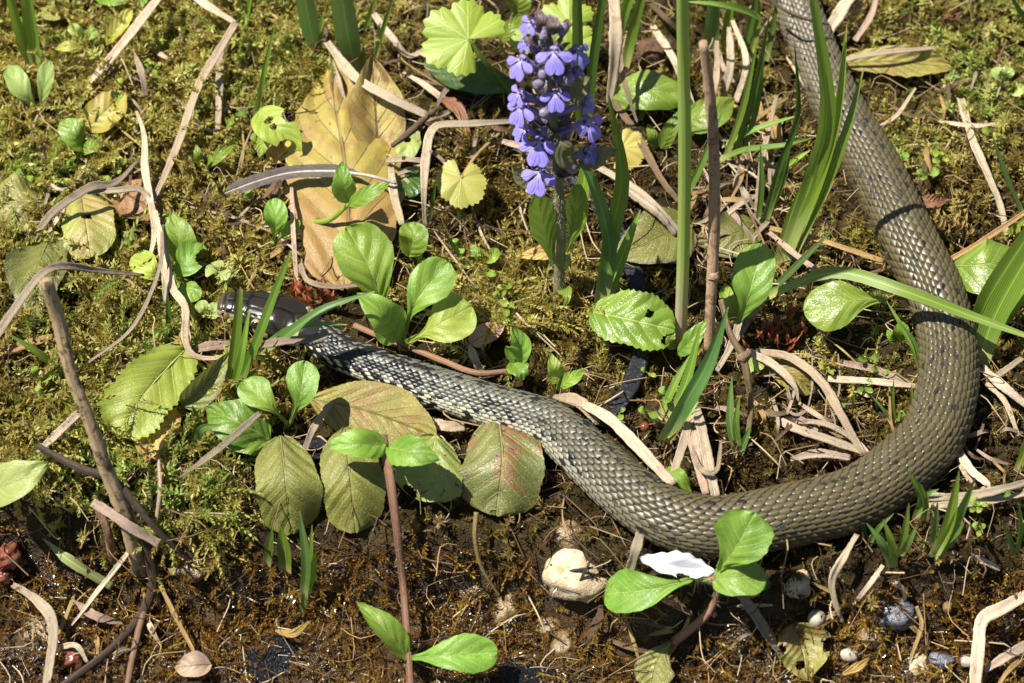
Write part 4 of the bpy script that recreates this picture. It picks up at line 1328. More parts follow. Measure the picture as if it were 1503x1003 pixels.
t = PLANT('tiny three part clover leaf above the snake head', (322, 410, 0), [
    ('lf_pale', 'obovate', 19, [(320, 399, 15), (311, 398, 16), (301, 398, 16)], dict(n=14, m=9)), ('lf_pale', 'obovate', 18, [(320, 399, 15), (319, 391, 17), (318, 383, 17)], dict(n=14, m=9)),
    ('lf_pale', 'obovate', 19, [(320, 399, 15), (328, 402, 16), (338, 405, 16)], dict(n=14, m=9))], [('lf_pale', 2.5, [(320, 399, 15), (324, 404, 8), (326, 408, 0)])], name='clover', cat='clover')
PLANT('two leaved seedling on a stalk lying over the golden leaf', (440, 325, 0), [
    (LB, 'ovate', 38, [(510, 298, 22), (504, 268, 32), (502, 237, 38)], dict(teeth=8, depth=.1, quilt=.02)), (LB, 'ovate', 30, [(512, 302, 22), (540, 285, 30), (572, 268, 32)], dict(teeth=8, depth=.1, quilt=.02))],
    [('lf_lime', [9, 8, 7], [(432, 326, 8), (480, 324, 14), (512, 300, 22)])])
PLANT('seedling with two leaves at the edge of the golden leaf', (400, 358, 0), [
    (LB, 'obovate', 34, [(402, 355, 8), (404, 325, 20), (404, 291, 24)], dict(quilt=.02)), (LB, 'obovate', 20, [(404, 356, 8), (420, 340, 14), (440, 324, 16)], {})], [('lf_lime', 7, [(402, 356, 8), (385, 368, 5), (360, 384, 3)])])
PLANT('large seedling rosette of four leaves above the snake neck', (590, 505, 0), [
    (LB, 'obovate', 84, [(565, 470, 16), (545, 400, 34), (508, 334, 40)], dict(quilt=.03, nv=5, cup=.1, teeth=9, depth=.03, n=40, m=19)),
    (LB, 'ovate', 60, [(584, 500, 10), (562, 462, 26), (524, 430, 32)], dict(quilt=.02, cup=.3, teeth=10, depth=.04)),
    (LB, 'spoon', 62, [(594, 490, 12), (612, 440, 30), (658, 385, 34)], dict(quilt=.025, nv=5, cup=.2, teeth=8, depth=.05)),
    (LL, 'spoon', 70, [(596, 505, 12), (642, 478, 24), (692, 450, 26)], dict(quilt=.02, nv=4, cup=.12, n=34, m=17))],
    [('lf_lime', 9, [(592, 510, 3), (592, 495, 9), (594, 485, 14)])])
PLANT('short broad round leaf near the straw loop', (600, 375, 0), [(LB, 'round', 46, [(600, 376, 12), (606, 350, 22), (606, 326, 24)], dict(quilt=.03, teeth=10, depth=.06))])
PLANT('faint small seedling in moss above the black strap', (720, 385, 0), [
    (LM_, 'ovate', 18, [(712, 385, 6), (700, 372, 10), (690, 360, 10)], {}), (LB, 'round', 18, [(714, 386, 6), (722, 378, 12), (728, 364, 12)], {})])
PLANT('crinkled leaf pair rising at the end of the red runner', (755, 555, 0), [
    (LB, 'ovate', 40, [(752, 530, 10), (762, 508, 18), (750, 480, 24)], dict(quilt=.03, roll=20)), (LB, 'ovate', 34, [(754, 532, 9), (764, 545, 13), (768, 558, 11)], dict(quilt=.03))],
    [('stalk_red', 9, [(750, 545, 9), (700, 548, 11), (650, 530, 10), (600, 510, 9), (560, 495, 6), (520, 478, 4)])])
PLANT('tiny two leaved seedling touching the snake back', (820, 575, 0), [
    (LL, 'ovate', 28, [(820, 562, 8), (814, 542, 16), (810, 520, 18)], {}), (LB, 'ovate', 24, [(821, 566, 8), (838, 556, 14), (858, 542, 13)], {})], [('lf_lime', 4, [(820, 560, 8), (818, 572, 2)])])
PLANT('seedling with two spoon leaves under the snake neck', (425, 628, 0), [
    (LB, 'spoon', 46, [(426, 622, 10), (440, 582, 26), (448, 530, 30)], dict(quilt=.02, teeth=7, depth=.04)), (LB, 'spoon', 46, [(422, 622, 10), (392, 592, 20), (356, 560, 20)], dict(quilt=.02, teeth=7, depth=.04)),
    (LM_, 'ovate', 70, [(395, 645, 8), (345, 618, 16), (302, 600, 12)], dict(quilt=.03, teeth=12, depth=.06)), (LM_, 'ovate', 42, [(400, 650, 7), (365, 648, 12), (330, 655, 8)], dict(quilt=.03))])
PLANT('hairy runner with a leaf pair at each end on wet soil', (565, 645, 0), [
    (LB, 'ovate', 52, [(566, 652, 22), (525, 652, 30), (482, 652, 28)], dict(teeth=9, depth=.09, quilt=.02)), (LB, 'ovate', 52, [(570, 656, 22), (605, 664, 30), (645, 675, 28)], dict(teeth=9, depth=.09, quilt=.02)),
    (LB, 'ovate', 40, [(598, 966, 12), (565, 925, 22), (524, 884, 24)], dict(teeth=8, depth=.06, cup=.5, roll=18)), (LB, 'obovate', 58, [(600, 966, 12), (655, 962, 20), (730, 958, 18)], dict(teeth=8, depth=.05, quilt=.02, cup=.15))],
    [('stalk_red', [14, 14, 13, 12, 11, 11], [(562, 642, 18), (572, 700, 20), (583, 780, 18), (592, 860, 14), (598, 940, 12), (603, 1020, 8)])], hair=True)
PLANT('fresh bright seedling of three leaves beside the white petal', (1050, 870, 0), [
    (LB, 'obovate', 84, [(1056, 838, 22), (1082, 802, 32), (1108, 752, 34)], dict(quilt=.025, teeth=9, depth=.06, nv=4, n=36, m=19)), (LB, 'round', 58, [(1046, 852, 22), (1082, 848, 28), (1124, 846, 24)], dict(quilt=.03, nv=4, teeth=12, depth=.04)),
    (LB, 'obovate', 66, [(1020, 850, 18), (950, 866, 26), (888, 872, 20)], dict(quilt=.02, cup=.15, teeth=8, depth=.04, n=34, m=17))],
    [('stalk_red', [8, 10, 12, 14], [(1046, 848, 22), (1052, 872, 14), (1035, 905, 9), (990, 942, 4)]), ('lf_lime', [6, 7], [(1020, 850, 18), (1048, 852, 20)])], hair=True)
PLANT('upright oval green leaf beside the dark twig', (1085, 475, 0), [(LB, 'obovate', 60, [(1082, 478, 8), (1100, 430, 26), (1118, 358, 36)], dict(quilt=.015, nv=5, cup=.1)), (LM_, 'ovate', 30, [(1080, 470, 6), (1068, 440, 14), (1064, 415, 16)], {})])
PLANT('small young leaf at the base of the green stem', (998, 520, 0), [(LB, 'ovate', 30, [(995, 518, 10), (1012, 502, 18), (1038, 470, 22)], dict(quilt=.02)), (LM_, 'ovate', 18, [(990, 512, 8), (984, 500, 12), (990, 486, 14)], {})])
PLANT('dim green seedling behind the green stem', (975, 220, 0), [(LM_, 'ovate', 26, [(970, 218, 6), (985, 190, 14), (998, 162, 18)], {}), (LM_, 'ovate', 22, [(964, 218, 6), (958, 200, 12), (950, 182, 14)], {})])
PLANT('small leaves between the blades at the golden straw', (1310, 490, 0), [(LM_, 'round', 24, [(1318, 500, 6), (1322, 488, 12), (1328, 474, 14)], {}), (LM_, 'ovate', 16, [(1316, 502, 6), (1308, 494, 10), (1302, 484, 10)], {})])
PLANT('round pale leaf half hidden under straw by the dark twig', (1110, 545, 0), [('lf_pale', 'round', 26, [(1096, 538, 6), (1108, 534, 10), (1121, 530, 10)], {})])
PLANT('faint pale green leaflets on the cushion moss', (1475, 125, 0), [('lf_pale', 'obovate', 22, [(1472, 118, 8), (1466, 110, 13), (1458, 100, 13)], {}), ('lf_pale', 'obovate', 20, [(1474, 118, 8), (1478, 108, 13), (1482, 98, 14)], {}), ('lf_pale', 'round', 20, [(1488, 138, 8), (1495, 132, 12), (1505, 128, 12)], {})])
PLANT('small green leaf under the pale leaf by snake bend', (985, 700, 0), [(LB, 'ovate', 30, [(975, 690, 6), (995, 700, 12), (1015, 722, 8)], dict(teeth=8, depth=.08, quilt=.03))])
PLANT('tiny toothed leaf pair by the flower stem base', (825, 400, 0), [(LL, 'ovate', 28, [(818, 372, 18), (826, 384, 24), (826, 402, 18)], dict(teeth=6, depth=.12)), (LM_, 'ovate', 24, [(820, 420, 8), (832, 432, 12), (828, 452, 8)], dict(teeth=6, depth=.1))])
PLANT('hidden bluish leaf pair in shade by the snake belly', (1125, 862, 0), [('lf_dark', 'round', 20, [(1110, 862, 5), (1120, 858, 8), (1131, 856, 7)], {})])
PLANT('fresh leaf poking in above the big lobed leaf', (740, 10, 0), [(LM_, 'ovate', 40, [(758, 22, 14), (762, 0, 22), (765, -25, 24)], dict(quilt=.02)), (LM_, 'ovate', 26, [(735, 62, 8), (750, 40, 14), (768, 22, 16)], {})])
PLANT('leaves beyond the feathered moss by the wide straw', (180, -10, 0), [(LB, 'ovate', 24, [(140, -8, 8), (165, 2, 14), (190, 0, 14)], {}), (LB, 'ovate', 22, [(220, -20, 8), (212, -4, 14), (208, 14, 12)], {})])

# ------------------------------------------------------------------ grass and iris-like tufts
TUFT('broad twin iris blades above the crinkled seed leaves', (50, 100, 0), [
    (27, [(52, 100, 5), (48, 50, 22), (38, -30, 55)], 'gr_lush', dict(taper=(.9, 1, .6))), (16, [(44, 100, 5), (28, 45, 22), (8, -30, 50)], 'gr_lush', dict(taper=(.9, 1, .5)))])
TUFT('pair of broad blades standing above the golden leaf', (524, 105, 0), [
    (38, [(524, 105, 5), (512, 60, 20), (496, -40, 60)], 'gr_blue', dict(taper=(.55, 1, .7), fold=.2)), (30, [(463, 72, 5), (455, 40, 18), (440, -40, 50)], 'gr_blue', dict(taper=(.6, 1, .6), fold=.2)),
    (12, [(466, 72, 5), (472, 45, 14), (474, 18, 22)], 'gr_green'), (10, [(530, 104, 4), (533, 88, 10), (533, 66, 18)], 'gr_green')])
TUFT('thin dark blades beside the broad blades', (552, 85, 0), [(8, [(551, 85, 4), (562, 45, 20), (580, -10, 45)], 'gr_green'), (7, [(535, 45, 4), (545, 15, 16), (556, -15, 32)], 'gr_green'), (6, [(550, 80, 4), (556, 55, 14), (558, 30, 24)], 'gr_dark')])
TUFT('single thin blade rising from gnawed leaf', (378, 165, 0), [(8, [(377, 168, 10), (385, 120, 28), (404, 33, 50)], 'gr_green')])
TUFT('short blades below the straw fold at the bank top', (355, 30, 0), [(9, [(352, 42, 4), (352, 18, 14), (350, -15, 28)], 'gr_green'), (12, [(360, 42, 4), (364, 18, 16), (372, -20, 34)], 'gr_green')])
TUFT('upright green blades standing in front of the snake head', (338, 580, 0), [
    (15, [(334, 582, 3), (345, 510, 24), (353, 424, 46)], 'gr_green', dict(taper=(.9, 1, .5), roll=10)), (12, [(340, 582, 3), (354, 525, 26), (366, 455, 40)], 'gr_lush', dict(taper=(.9, 1, .2))),
    (15, [(346, 582, 3), (376, 505, 30), (404, 430, 50), (428, 368, 66)], 'gr_green', dict(taper=(.9, 1, .3))), (10, [(338, 580, 3), (352, 548, 12), (366, 510, 22)], 'gr_lush')])
TUFT('arching blades crossing the snake neck', (388, 525, 0), [
    (15, [(384, 522, 8), (430, 485, 28), (480, 452, 36), (550, 428, 38)], 'gr_blue', dict(taper=(.5, 1, .1))), (11, [(390, 505, 8), (430, 482, 26), (470, 475, 31), (510, 477, 30)], 'gr_blue', dict(taper=(.6, 1, .1))),
    (14, [(340, 585, 4), (352, 560, 12), (380, 545, 16)], 'gr_dark'), (14, [(410, 545, 4), (395, 530, 12), (372, 520, 16)], 'gr_dark')])
TUFT('small dark blade beside the straw above snout', (247, 500, 0), [(9, [(247, 505, 2), (248, 465, 14), (245, 425, 26)], 'gr_dark')])
TUFT('slanting blade behind the mottled stick', (85, 545, 0), [(11, [(92, 548, 6), (55, 518, 16), (8, 488, 22)], 'gr_green')])
TUFT('blades hugging the pale scalloped leaf base', (290, 650, 0), [(12, [(288, 655, 3), (296, 630, 14), (326, 624, 20)], 'gr_blue'), (9, [(296, 640, 3), (290, 615, 10), (282, 595, 16)], 'gr_dark')])
TUFT('sprig of young blades below the fuzzy olive leaf', (446, 890, 0), [
    (15, [(446, 882, 4), (450, 825, 20), (440, 750, 34)], 'gr_blue', dict(taper=(.9, 1, .1))), (14, [(448, 875, 4), (458, 845, 14), (464, 808, 20)], 'gr_lush'), (10, [(448, 870, 4), (455, 820, 16), (458, 770, 24)], 'gr_green'),
    (22, [(420, 838, 2), (418, 805, 10), (412, 772, 16)], 'gr_green'), (14, [(392, 830, 2), (396, 800, 10), (400, 775, 16)], 'gr_dark'), (8, [(442, 905, 2), (446, 885, 6), (444, 868, 10)], 'gr_blue')])
TUFT('fork of three broad blades in front of the flower', (885, 450, 0), [
    (24, [(880, 452, 5), (896, 350, 30), (912, 260, 55), (893, 140, 90)], 'gr_green', dict(taper=(.9, 1, .12))), (20, [(882, 452, 5), (895, 370, 26), (876, 285, 50), (836, 200, 74)], 'gr_blue', dict(taper=(.9, 1, .1))),
    (18, [(888, 450, 5), (912, 380, 20), (940, 308, 36)], 'gr_green', dict(taper=(.9, 1, .05))), (22, [(850, 330, 4), (856, 280, 20), (862, 225, 36)], 'gr_lush', dict(taper=(.9, 1, .3)))])
TUFT('dark blades behind the flower spike', (860, 190, 0), [
    (17, [(852, 190, 4), (848, 90, 40), (846, -30, 85)], 'gr_dark', dict(taper=(.9, 1, .7))), (16, [(862, 190, 4), (872, 90, 42), (890, -30, 88)], 'gr_dark', dict(taper=(.9, 1, .6))), (17, [(918, 98, 4), (930, 45, 22), (948, -25, 50)], 'gr_green', dict(taper=(.8, 1, .6))),
    (9, [(940, 175, 4), (946, 158, 9), (952, 140, 14)], 'gr_dark'), (18, [(905, 60, 4), (915, 20, 18), (935, -30, 36)], 'gr_lush', dict(taper=(.8, 1, .6)))])
TUFT('arching bright blade over the dead stalk tip', (1120, 60, 0), [(15, [(1125, 50, 10), (1110, 25, 30), (1060, 8, 44), (1000, 2, 48)], 'gr_lush')])
TUFT('broad pale based blades beyond the dead stalk', (1045, 75, 0), [(24, [(1046, 80, 3), (1044, 40, 14), (1050, -20, 34)], 'gr_blue', dict(taper=(.9, 1, .7))), (14, [(1065, 75, 3), (1068, 35, 16), (1080, -20, 34)], 'gr_green'), (12, [(1090, 85, 3), (1104, 30, 22), (1110, -20, 40)], 'gr_dark')])
TUFT('dense dark blades beside the snake upper body', (1125, 330, 0), [
    (10, [(1118, 335, 3), (1142, 250, 28), (1170, 170, 48), (1166, 60, 80)], 'gr_dark'), (10, [(1122, 330, 3), (1150, 260, 24), (1160, 190, 42)], 'gr_dark'), (9, [(1112, 330, 3), (1118, 270, 18), (1116, 210, 32)], 'gr_dark'),
    (10, [(1060, 245, 3), (1090, 160, 26), (1112, 60, 52)], 'gr_green'), (11, [(1075, 240, 3), (1105, 140, 30), (1130, 20, 64)], 'gr_dark'), (9, [(1090, 230, 3), (1112, 150, 26), (1122, 80, 44)], 'gr_dark'),
    (9, [(1098, 100, 3), (1112, 40, 18), (1112, -20, 36)], 'gr_green'), (9, [(1125, 90, 3), (1135, 40, 16), (1142, -10, 30)], 'gr_dark')])
TUFT('level blades reaching toward the snake upper body', (1055, 225, 0), [
    (12, [(1050, 240, 6), (1090, 222, 16), (1150, 214, 22), (1195, 202, 22)], 'gr_green'), (10, [(1060, 215, 6), (1110, 190, 16), (1178, 168, 22)], 'gr_lush'), (11, [(1000, 300, 6), (1030, 240, 22), (1062, 160, 38)], 'gr_green'),
    (8, [(1150, 250, 4), (1172, 232, 12), (1190, 220, 14)], 'gr_lush')])
TUFT('tall bright fan of blades crossing the snake upper body', (1150, 385, 0), [
    (25, [(1148, 385, 4), (1188, 275, 36), (1214, 160, 72), (1190, -20, 120)], 'gr_lush', dict(taper=(.9, 1, .35), fold=.3, roll=5)), (17, [(1155, 380, 4), (1200, 270, 38), (1230, 160, 70), (1243, 35, 100)], 'gr_lush', dict(taper=(.9, 1, .08), roll=-10)),
    (18, [(1160, 382, 4), (1208, 280, 34), (1240, 200, 58), (1268, 100, 82)], 'gr_green', dict(taper=(.9, 1, .08))), (14, [(1140, 385, 3), (1160, 320, 18), (1178, 268, 30)], 'gr_green')])
TUFT('long arching blade laid across the snake', (1120, 445, 0), [
    (19, [(1112, 445, 4), (1160, 420, 16), (1230, 400, 24), (1320, 425, 27), (1420, 462, 26), (1520, 498, 24)], 'gr_green', dict(taper=(.4, 1, .3), fold=.3, roll=8)), (11, [(1120, 440, 4), (1170, 390, 18), (1225, 335, 28)], 'gr_dark'),
    (8, [(1352, 545, 3), (1335, 500, 12), (1300, 440, 20)], 'gr_green'), (8, [(1352, 545, 3), (1342, 505, 12), (1318, 470, 20)], 'gr_blue')])
TUFT('broad bright blades beside the glossy leaf', (1440, 530, 0), [
    (36, [(1436, 535, 4), (1462, 460, 22), (1530, 340, 48)], 'gr_lush', dict(taper=(.8, 1, .6), fold=.2)), (34, [(1425, 500, 4), (1455, 430, 24), (1530, 315, 50)], 'gr_green', dict(taper=(.7, 1, .6), fold=.2)), (30, [(1460, 480, 4), (1490, 440, 14), (1535, 390, 26)], 'gr_green'),
    (10, [(1475, 350, 3), (1490, 335, 10), (1515, 315, 18)], 'gr_lush')])
TUFT('thin blades at the edge of the cushion moss', (1500, 310, 0), [(10, [(1506, 325, 3), (1476, 260, 20), (1454, 192, 34)], 'gr_blue'), (14, [(1525, 60, 3), (1500, 25, 16), (1478, -15, 30)], 'gr_dark')])
TUFT('spreading tuft of stiff blades by the black strap', (978, 648, 0), [
    (24, [(974, 648, 3), (1010, 585, 22), (1040, 530, 36), (1069, 450, 54)], 'gr_blue', dict(taper=(.9, 1, .05))), (14, [(980, 620, 3), (1008, 560, 20), (1030, 472, 40)], 'gr_green'), (12, [(968, 615, 3), (988, 570, 14), (1012, 522, 24)], 'gr_green'),
    (14, [(974, 645, 3), (1000, 620, 10), (1026, 590, 16)], 'gr_lush')])
TUFT('short bluish tuft beside the spreading stiff tuft', (1080, 668, 0), [(12, [(1082, 668, 3), (1072, 620, 14), (1074, 552, 30)], 'gr_blue'), (10, [(1084, 668, 3), (1080, 620, 14), (1086, 580, 24)], 'gr_green'), (9, [(1086, 668, 3), (1096, 640, 10), (1102, 625, 14)], 'gr_blue')])
TUFT('tiny fine tuft inside the snake bend', (1314, 628, 0), [(6, [(1314, 630, 2), (1310, 590, 12), (1312, 555, 20)], 'gr_green'), (6, [(1316, 630, 2), (1295, 600, 10), (1278, 580, 14)], 'gr_blue'), (6, [(1314, 630, 2), (1322, 605, 8), (1330, 612, 10)], 'gr_green'), (5, [(1250, 612, 2), (1252, 590, 10), (1254, 575, 14)], 'gr_green'), (5, [(1337, 600, 2), (1338, 580, 8), (1338, 565, 12)], 'gr_green')])
TUFT('low spiky tuft below the snake lower bend', (1310, 832, 0), [
    (12, [(1308, 832, 3), (1296, 800, 14), (1272, 768, 22)], 'gr_blue'), (12, [(1312, 832, 3), (1308, 795, 16), (1296, 762, 24)], 'gr_green'), (10, [(1320, 815, 3), (1328, 780, 14), (1334, 738, 26)], 'gr_green'), (10, [(1322, 815, 3), (1334, 795, 12), (1346, 770, 18)], 'gr_blue'),
    (8, [(1275, 800, 2), (1290, 775, 10), (1312, 754, 14)], 'gr_dark'), (8, [(1270, 790, 2), (1266, 775, 8), (1262, 765, 12)], 'gr_dark')])
TUFT('bright upright tuft beyond the low spiky tuft', (1372, 818, 0), [
    (16, [(1370, 818, 3), (1392, 770, 20), (1408, 690, 44)], 'gr_lush'), (16, [(1372, 818, 3), (1402, 765, 22), (1432, 700, 42)], 'gr_green'), (12, [(1374, 818, 3), (1398, 790, 12), (1416, 765, 18)], 'gr_blue')])
TUFT('small tuft against the snake outer bend', (1345, 755, 0), [(12, [(1344, 762, 3), (1352, 730, 14), (1332, 690, 26)], 'gr_green'), (11, [(1358, 770, 3), (1356, 730, 14), (1340, 700, 24)], 'gr_green'), (10, [(1366, 800, 3), (1372, 770, 12), (1376, 735, 22)], 'gr_blue'), (9, [(1350, 740, 3), (1362, 725, 10), (1378, 718, 12)], 'gr_blue')])
TUFT('thin blades by the bent straws on wet soil', (1492, 810, 0), [(8, [(1492, 812, 2), (1498, 775, 12), (1495, 735, 22)], 'gr_green'), (8, [(1488, 812, 2), (1480, 785, 10), (1470, 765, 16)], 'gr_blue'), (12, [(1494, 690, 2), (1505, 660, 12), (1512, 620, 24)], 'gr_green')])
TUFT('faint thin blade under the kidney leaf', (632, 325, 0), [(6, [(630, 328, 3), (636, 290, 16), (640, 262, 26)], 'gr_dark'), (9, [(676, 335, 3), (676, 322, 8), (672, 308, 14)], 'gr_dark')])
TUFT('lone blades sprouting beside the round leaf', (612, 405, 0), [(7, [(612, 402, 3), (616, 385, 10), (620, 368, 16)], 'gr_green'), (7, [(690, 400, 3), (668, 365, 12), (648, 335, 20)], 'gr_dark')])
# ------------------------------------------------------------------ dry straws, twigs, stalks
STRAW('wide pale straw slanting beside the curled yellow leaf', 'st_pink', 15, [(246, -20, 22), (190, 52, 18), (130, 124, 10)])
STRAW('pale straw folded over at the head of the long straw', 'st_pale', 12, [(270, -15, 20), (310, 12, 20), (346, 34, 20)])
STRAW('long leaning straw passing down toward the snake head', 'st_pink', 13, [(346, 34, 22), (318, 80, 20), (290, 130, 18), (262, 210, 16), (240, 262, 15), (222, 300, 12)])
STRAW('short upright straw piece under the long leaning straw', 'st_pale', 12, [(324, 66, 10), (322, 130, 12), (320, 190, 10)])
STRAW('short pinkish straw tip above the yellow leaf', 'st_pink', 10, [(196, 74, 14), (208, 108, 16), (214, 142, 10)], taper=(.1, 1, .8))
STRAW('curved pink straw hanging over the reddish leaf', 'st_pale', 11, [(200, 163, 16), (212, 200, 18), (213, 250, 17), (222, 300, 15), (226, 350, 14), (212, 400, 10)], taper=(.4, 1, .3))
STRAW('dry grey straw arching beside the round holed leaf', 'st_grey', 13, [(50, 350, 8), (78, 312, 16), (130, 276, 22), (170, 268, 20), (205, 232, 16)], taper=(.8, 1, .2))
STRAW('bent pale straw crossing above the round holed leaf', 'st_pale', 9, [(128, 282, 20), (165, 280, 20), (205, 278, 18), (222, 300, 14), (236, 340, 12)])
STRAW('long pinkish straw trailing beside the bright leaf cluster', 'st_pink', 13, [(222, 298, 16), (236, 350, 20), (252, 420, 20), (272, 452, 18), (272, 500, 12), (288, 524, 9), (330, 526, 8)], taper=(.6, 1, .4))
STRAW('second pinkish straw leaving the tangle above the clover', 'st_pale', 12, [(228, 310, 18), (240, 380, 20), (242, 445, 12)], taper=(.5, 1, .3))
STRAW('thin grey straw curling over the moss toward the stick', 'st_grey', 6, [(238, 330, 20), (234, 395, 26), (195, 480, 24), (130, 532, 16)], taper=(.8, 1, .6))
STRAW('brown grey straw arching out of the mossy edge', 'st_grey', 13, [(-10, 500, 30), (28, 445, 44), (62, 402, 48), (95, 391, 44), (150, 398, 32), (212, 404, 20)], taper=(1, .9, .25))
STRAW('short tan stick lying beneath the mottled stick', 'st_gold', 13, [(-5, 520, 9), (40, 505, 11), (85, 492, 10)])
STRAW('pale straw end pointing away from the stick foot', 'st_pale', 12, [(50, 668, 12), (85, 636, 16), (116, 606, 14)], taper=(.1, 1, .9))
STRAW('grey straw leaning on the shaded seedling leaves', 'st_grey', 10, [(262, 702, 16), (320, 660, 20), (382, 606, 20)], taper=(.2, 1, .9))
STRAW('flat pale straw laid across the golden leaf tips', 'st_pale', 15, [(480, 62, 14), (520, 112, 22), (570, 142, 24), (628, 170, 20)], taper=(.8, 1, .8))
STRAW('thin straw standing between the two withered leaves', 'st_pale', 8, [(484, 85, 8), (496, 115, 14), (508, 152, 10)])
STRAW('straw loop standing beside the kidney shaped leaf', 'st_pale', 13, [(624, 336, 6), (622, 280, 18), (626, 220, 26), (640, 186, 26), (690, 182, 20), (760, 178, 12)], taper=(.4, 1, .5))
STRAW('brown curved straw under the mouldy round leaf', 'st_pink', 14, [(574, 246, 12), (578, 285, 13), (590, 330, 8)], taper=(.6, 1, .6))
STRAW('pale straw curl above the mouldy round leaf', 'st_pale', 9, [(566, 236, 12), (600, 234, 18), (628, 240, 16), (600, 250, 12), (578, 258, 10)])
STRAW('thin stiff straw upright through the feather', 'st_pink', 7, [(428, 275, 14), (430, 330, 18), (437, 435, 6)], taper=(.7, 1, .8))
STRAW('curled tan straw over the orange bud scales', 'st_pink', 8, [(440, 385, 10), (452, 412, 16), (490, 421, 16), (535, 418, 14)])
STRAW('broad pale straw hanging beside the flower spike', 'st_pale', 19, [(900, -20, 50), (904, 50, 40), (900, 110, 26), (893, 155, 14)], taper=(.9, 1, .4))
STRAW('thin straw thread beside the broad hanging straw', 'st_pink', 8, [(908, 40, 34), (914, 110, 24), (936, 182, 10)], taper=(.9, 1, .3))
STRAW('pale straw slanting behind the green stem', 'st_pale', 12, [(958, 38, 10), (990, 90, 14), (1020, 160, 8)])
STRAW('brown straw lying behind the yellow scalloped leaf', 'st_brown', 12, [(900, 150, 8), (930, 190, 10), (970, 262, 8), (1000, 300, 6)])
STRAW('straw leaning under the flower blades', 'st_grey', 12, [(868, 240, 8), (920, 270, 10), (960, 300, 12), (1000, 345, 8)])
STRAW('dry straw rods standing among seedheads', 'st_pale', 13, [(1060, 145, 6), (1072, 95, 16), (1070, 40, 22)])
STRAW('pinkish straw splay by the broad pale blades', 'st_pink', 11, [(1025, 190, 6), (1050, 120, 14), (1052, 60, 20)])
STRAW('pale twisted straw among the dark blades', 'st_pale', 10, [(1080, 150, 5), (1095, 90, 14), (1075, 30, 20)])
STRAW('thin tan straw under the level blades', 'st_pink', 9, [(1110, 330, 4), (1118, 240, 12), (1140, 140, 14)])
STRAW('pale thick straw stub at the snake upper edge', 'st_pale', 20, [(1212, 50, 8), (1232, 20, 14), (1258, -20, 18)], taper=(.9, 1, .9))
STRAW('twisted pale straw lying on the withered olive leaf', 'st_pink', 8, [(1230, 90, 10), (1290, 78, 16), (1375, 70, 12)])
STRAW('pinkish straw beside the pale thick stub', 'st_pink', 10, [(1255, 60, 8), (1280, 20, 12), (1288, -20, 12)])
STRAW('pale wrinkled rootlike straw across the cushion moss', 'st_pale', 13, [(1410, 145, 6), (1430, 212, 11), (1452, 262, 12), (1468, 300, 10), (1478, 345, 6)], wav=.3)
STRAW('golden straw rod pointing at the snake', 'st_gold', 8, [(1130, 335, 10), (1210, 355, 12), (1296, 384, 10)], taper=(.9, 1, .9), fold=.6)
STRAW('pale straw rod angling under the arching blade', 'st_pale', 9, [(1128, 342, 10), (1175, 380, 14), (1224, 418, 12)], taper=(.9, 1, .9), fold=.6)
STRAW('golden straw rod beside the glossy leaf', 'st_gold', 8, [(1390, 384, 12), (1440, 355, 14), (1515, 305, 12)], taper=(.9, 1, .9), fold=.6)
STRAW('long curved straw through the snake bend', 'st_pink', 13, [(1112, 516, 8), (1160, 525, 13), (1205, 560, 14), (1235, 610, 12), (1268, 668, 8)], taper=(.7, 1, .7))
STRAW('flat pale straw half over the small olive leaf', 'st_pale', 12, [(1095, 515, 10), (1135, 535, 13), (1165, 565, 12), (1172, 590, 8)], taper=(.7, 1, .2))
STRAW('pale straw running level to the snake flank', 'st_pale', 10, [(1215, 556, 8), (1280, 560, 11), (1352, 568, 9)])
STRAW('pinkish straw touching the snake flank', 'st_pink', 12, [(1238, 532, 7), (1290, 545, 10), (1350, 572, 8)], taper=(.5, 1, .7))
STRAW('split straw lying low in the snake bend', 'st_pale', 12, [(1112, 598, 6), (1165, 628, 9), (1215, 645, 10), (1268, 664, 8)], taper=(.5, 1, .8))
STRAW('thin straw bowed over the split straw', 'st_pink', 8, [(1160, 618, 6), (1210, 622, 10), (1245, 640, 10), (1262, 662, 7)])
STRAW('pale straw along the snake back in the bend', 'st_pale', 13, [(1160, 675, 7), (1200, 666, 9), (1248, 672, 8)], taper=(.4, 1, .6))
STRAW('curved straw at the outer edge of the snake bend', 'st_pale', 14, [(1440, 540, 8), (1470, 565, 13), (1515, 602, 10)])
STRAW('thin straw dropping from the outer straw', 'st_pink', 8, [(1445, 560, 8), (1475, 590, 10), (1495, 640, 6)])
STRAW('straw joining the outer straws by the broad blades', 'st_pink', 9, [(1450, 560, 8), (1480, 540, 12), (1515, 515, 10)])
STRAW('long pale straw under the bright upright tuft', 'st_pale', 12, [(1362, 730, 8), (1420, 728, 10), (1470, 718, 12), (1520, 704, 10)])
STRAW('second long straw leaving the snake bend', 'st_pale', 11, [(1362, 742, 6), (1430, 738, 9), (1520, 722, 10)])
STRAW('bowed straw springing from beneath the snake', 'st_pale', 12, [(1402, 655, 5), (1425, 690, 12), (1450, 712, 12), (1440, 720, 9)])
STRAW('short straw blade under the snake outer bend', 'st_pink', 16, [(1405, 660, 4), (1418, 690, 8), (1428, 715, 5)])
STRAW('flat pale straw pressed against the snake back', 'st_pale', 17, [(842, 588, 7), (890, 612, 14), (940, 660, 16), (988, 712, 14)], taper=(.4, 1, .8))
STRAW('brown curled straw by the snake back', 'st_pink', 18, [(812, 582, 6), (850, 590, 10), (878, 622, 6)], taper=(.3, 1, .5))
STRAW('upright straw pair base behind the snake back', 'st_pale', 15, [(1020, 590, 8), (1034, 650, 14), (1050, 728, 14)], taper=(.7, 1, .9))
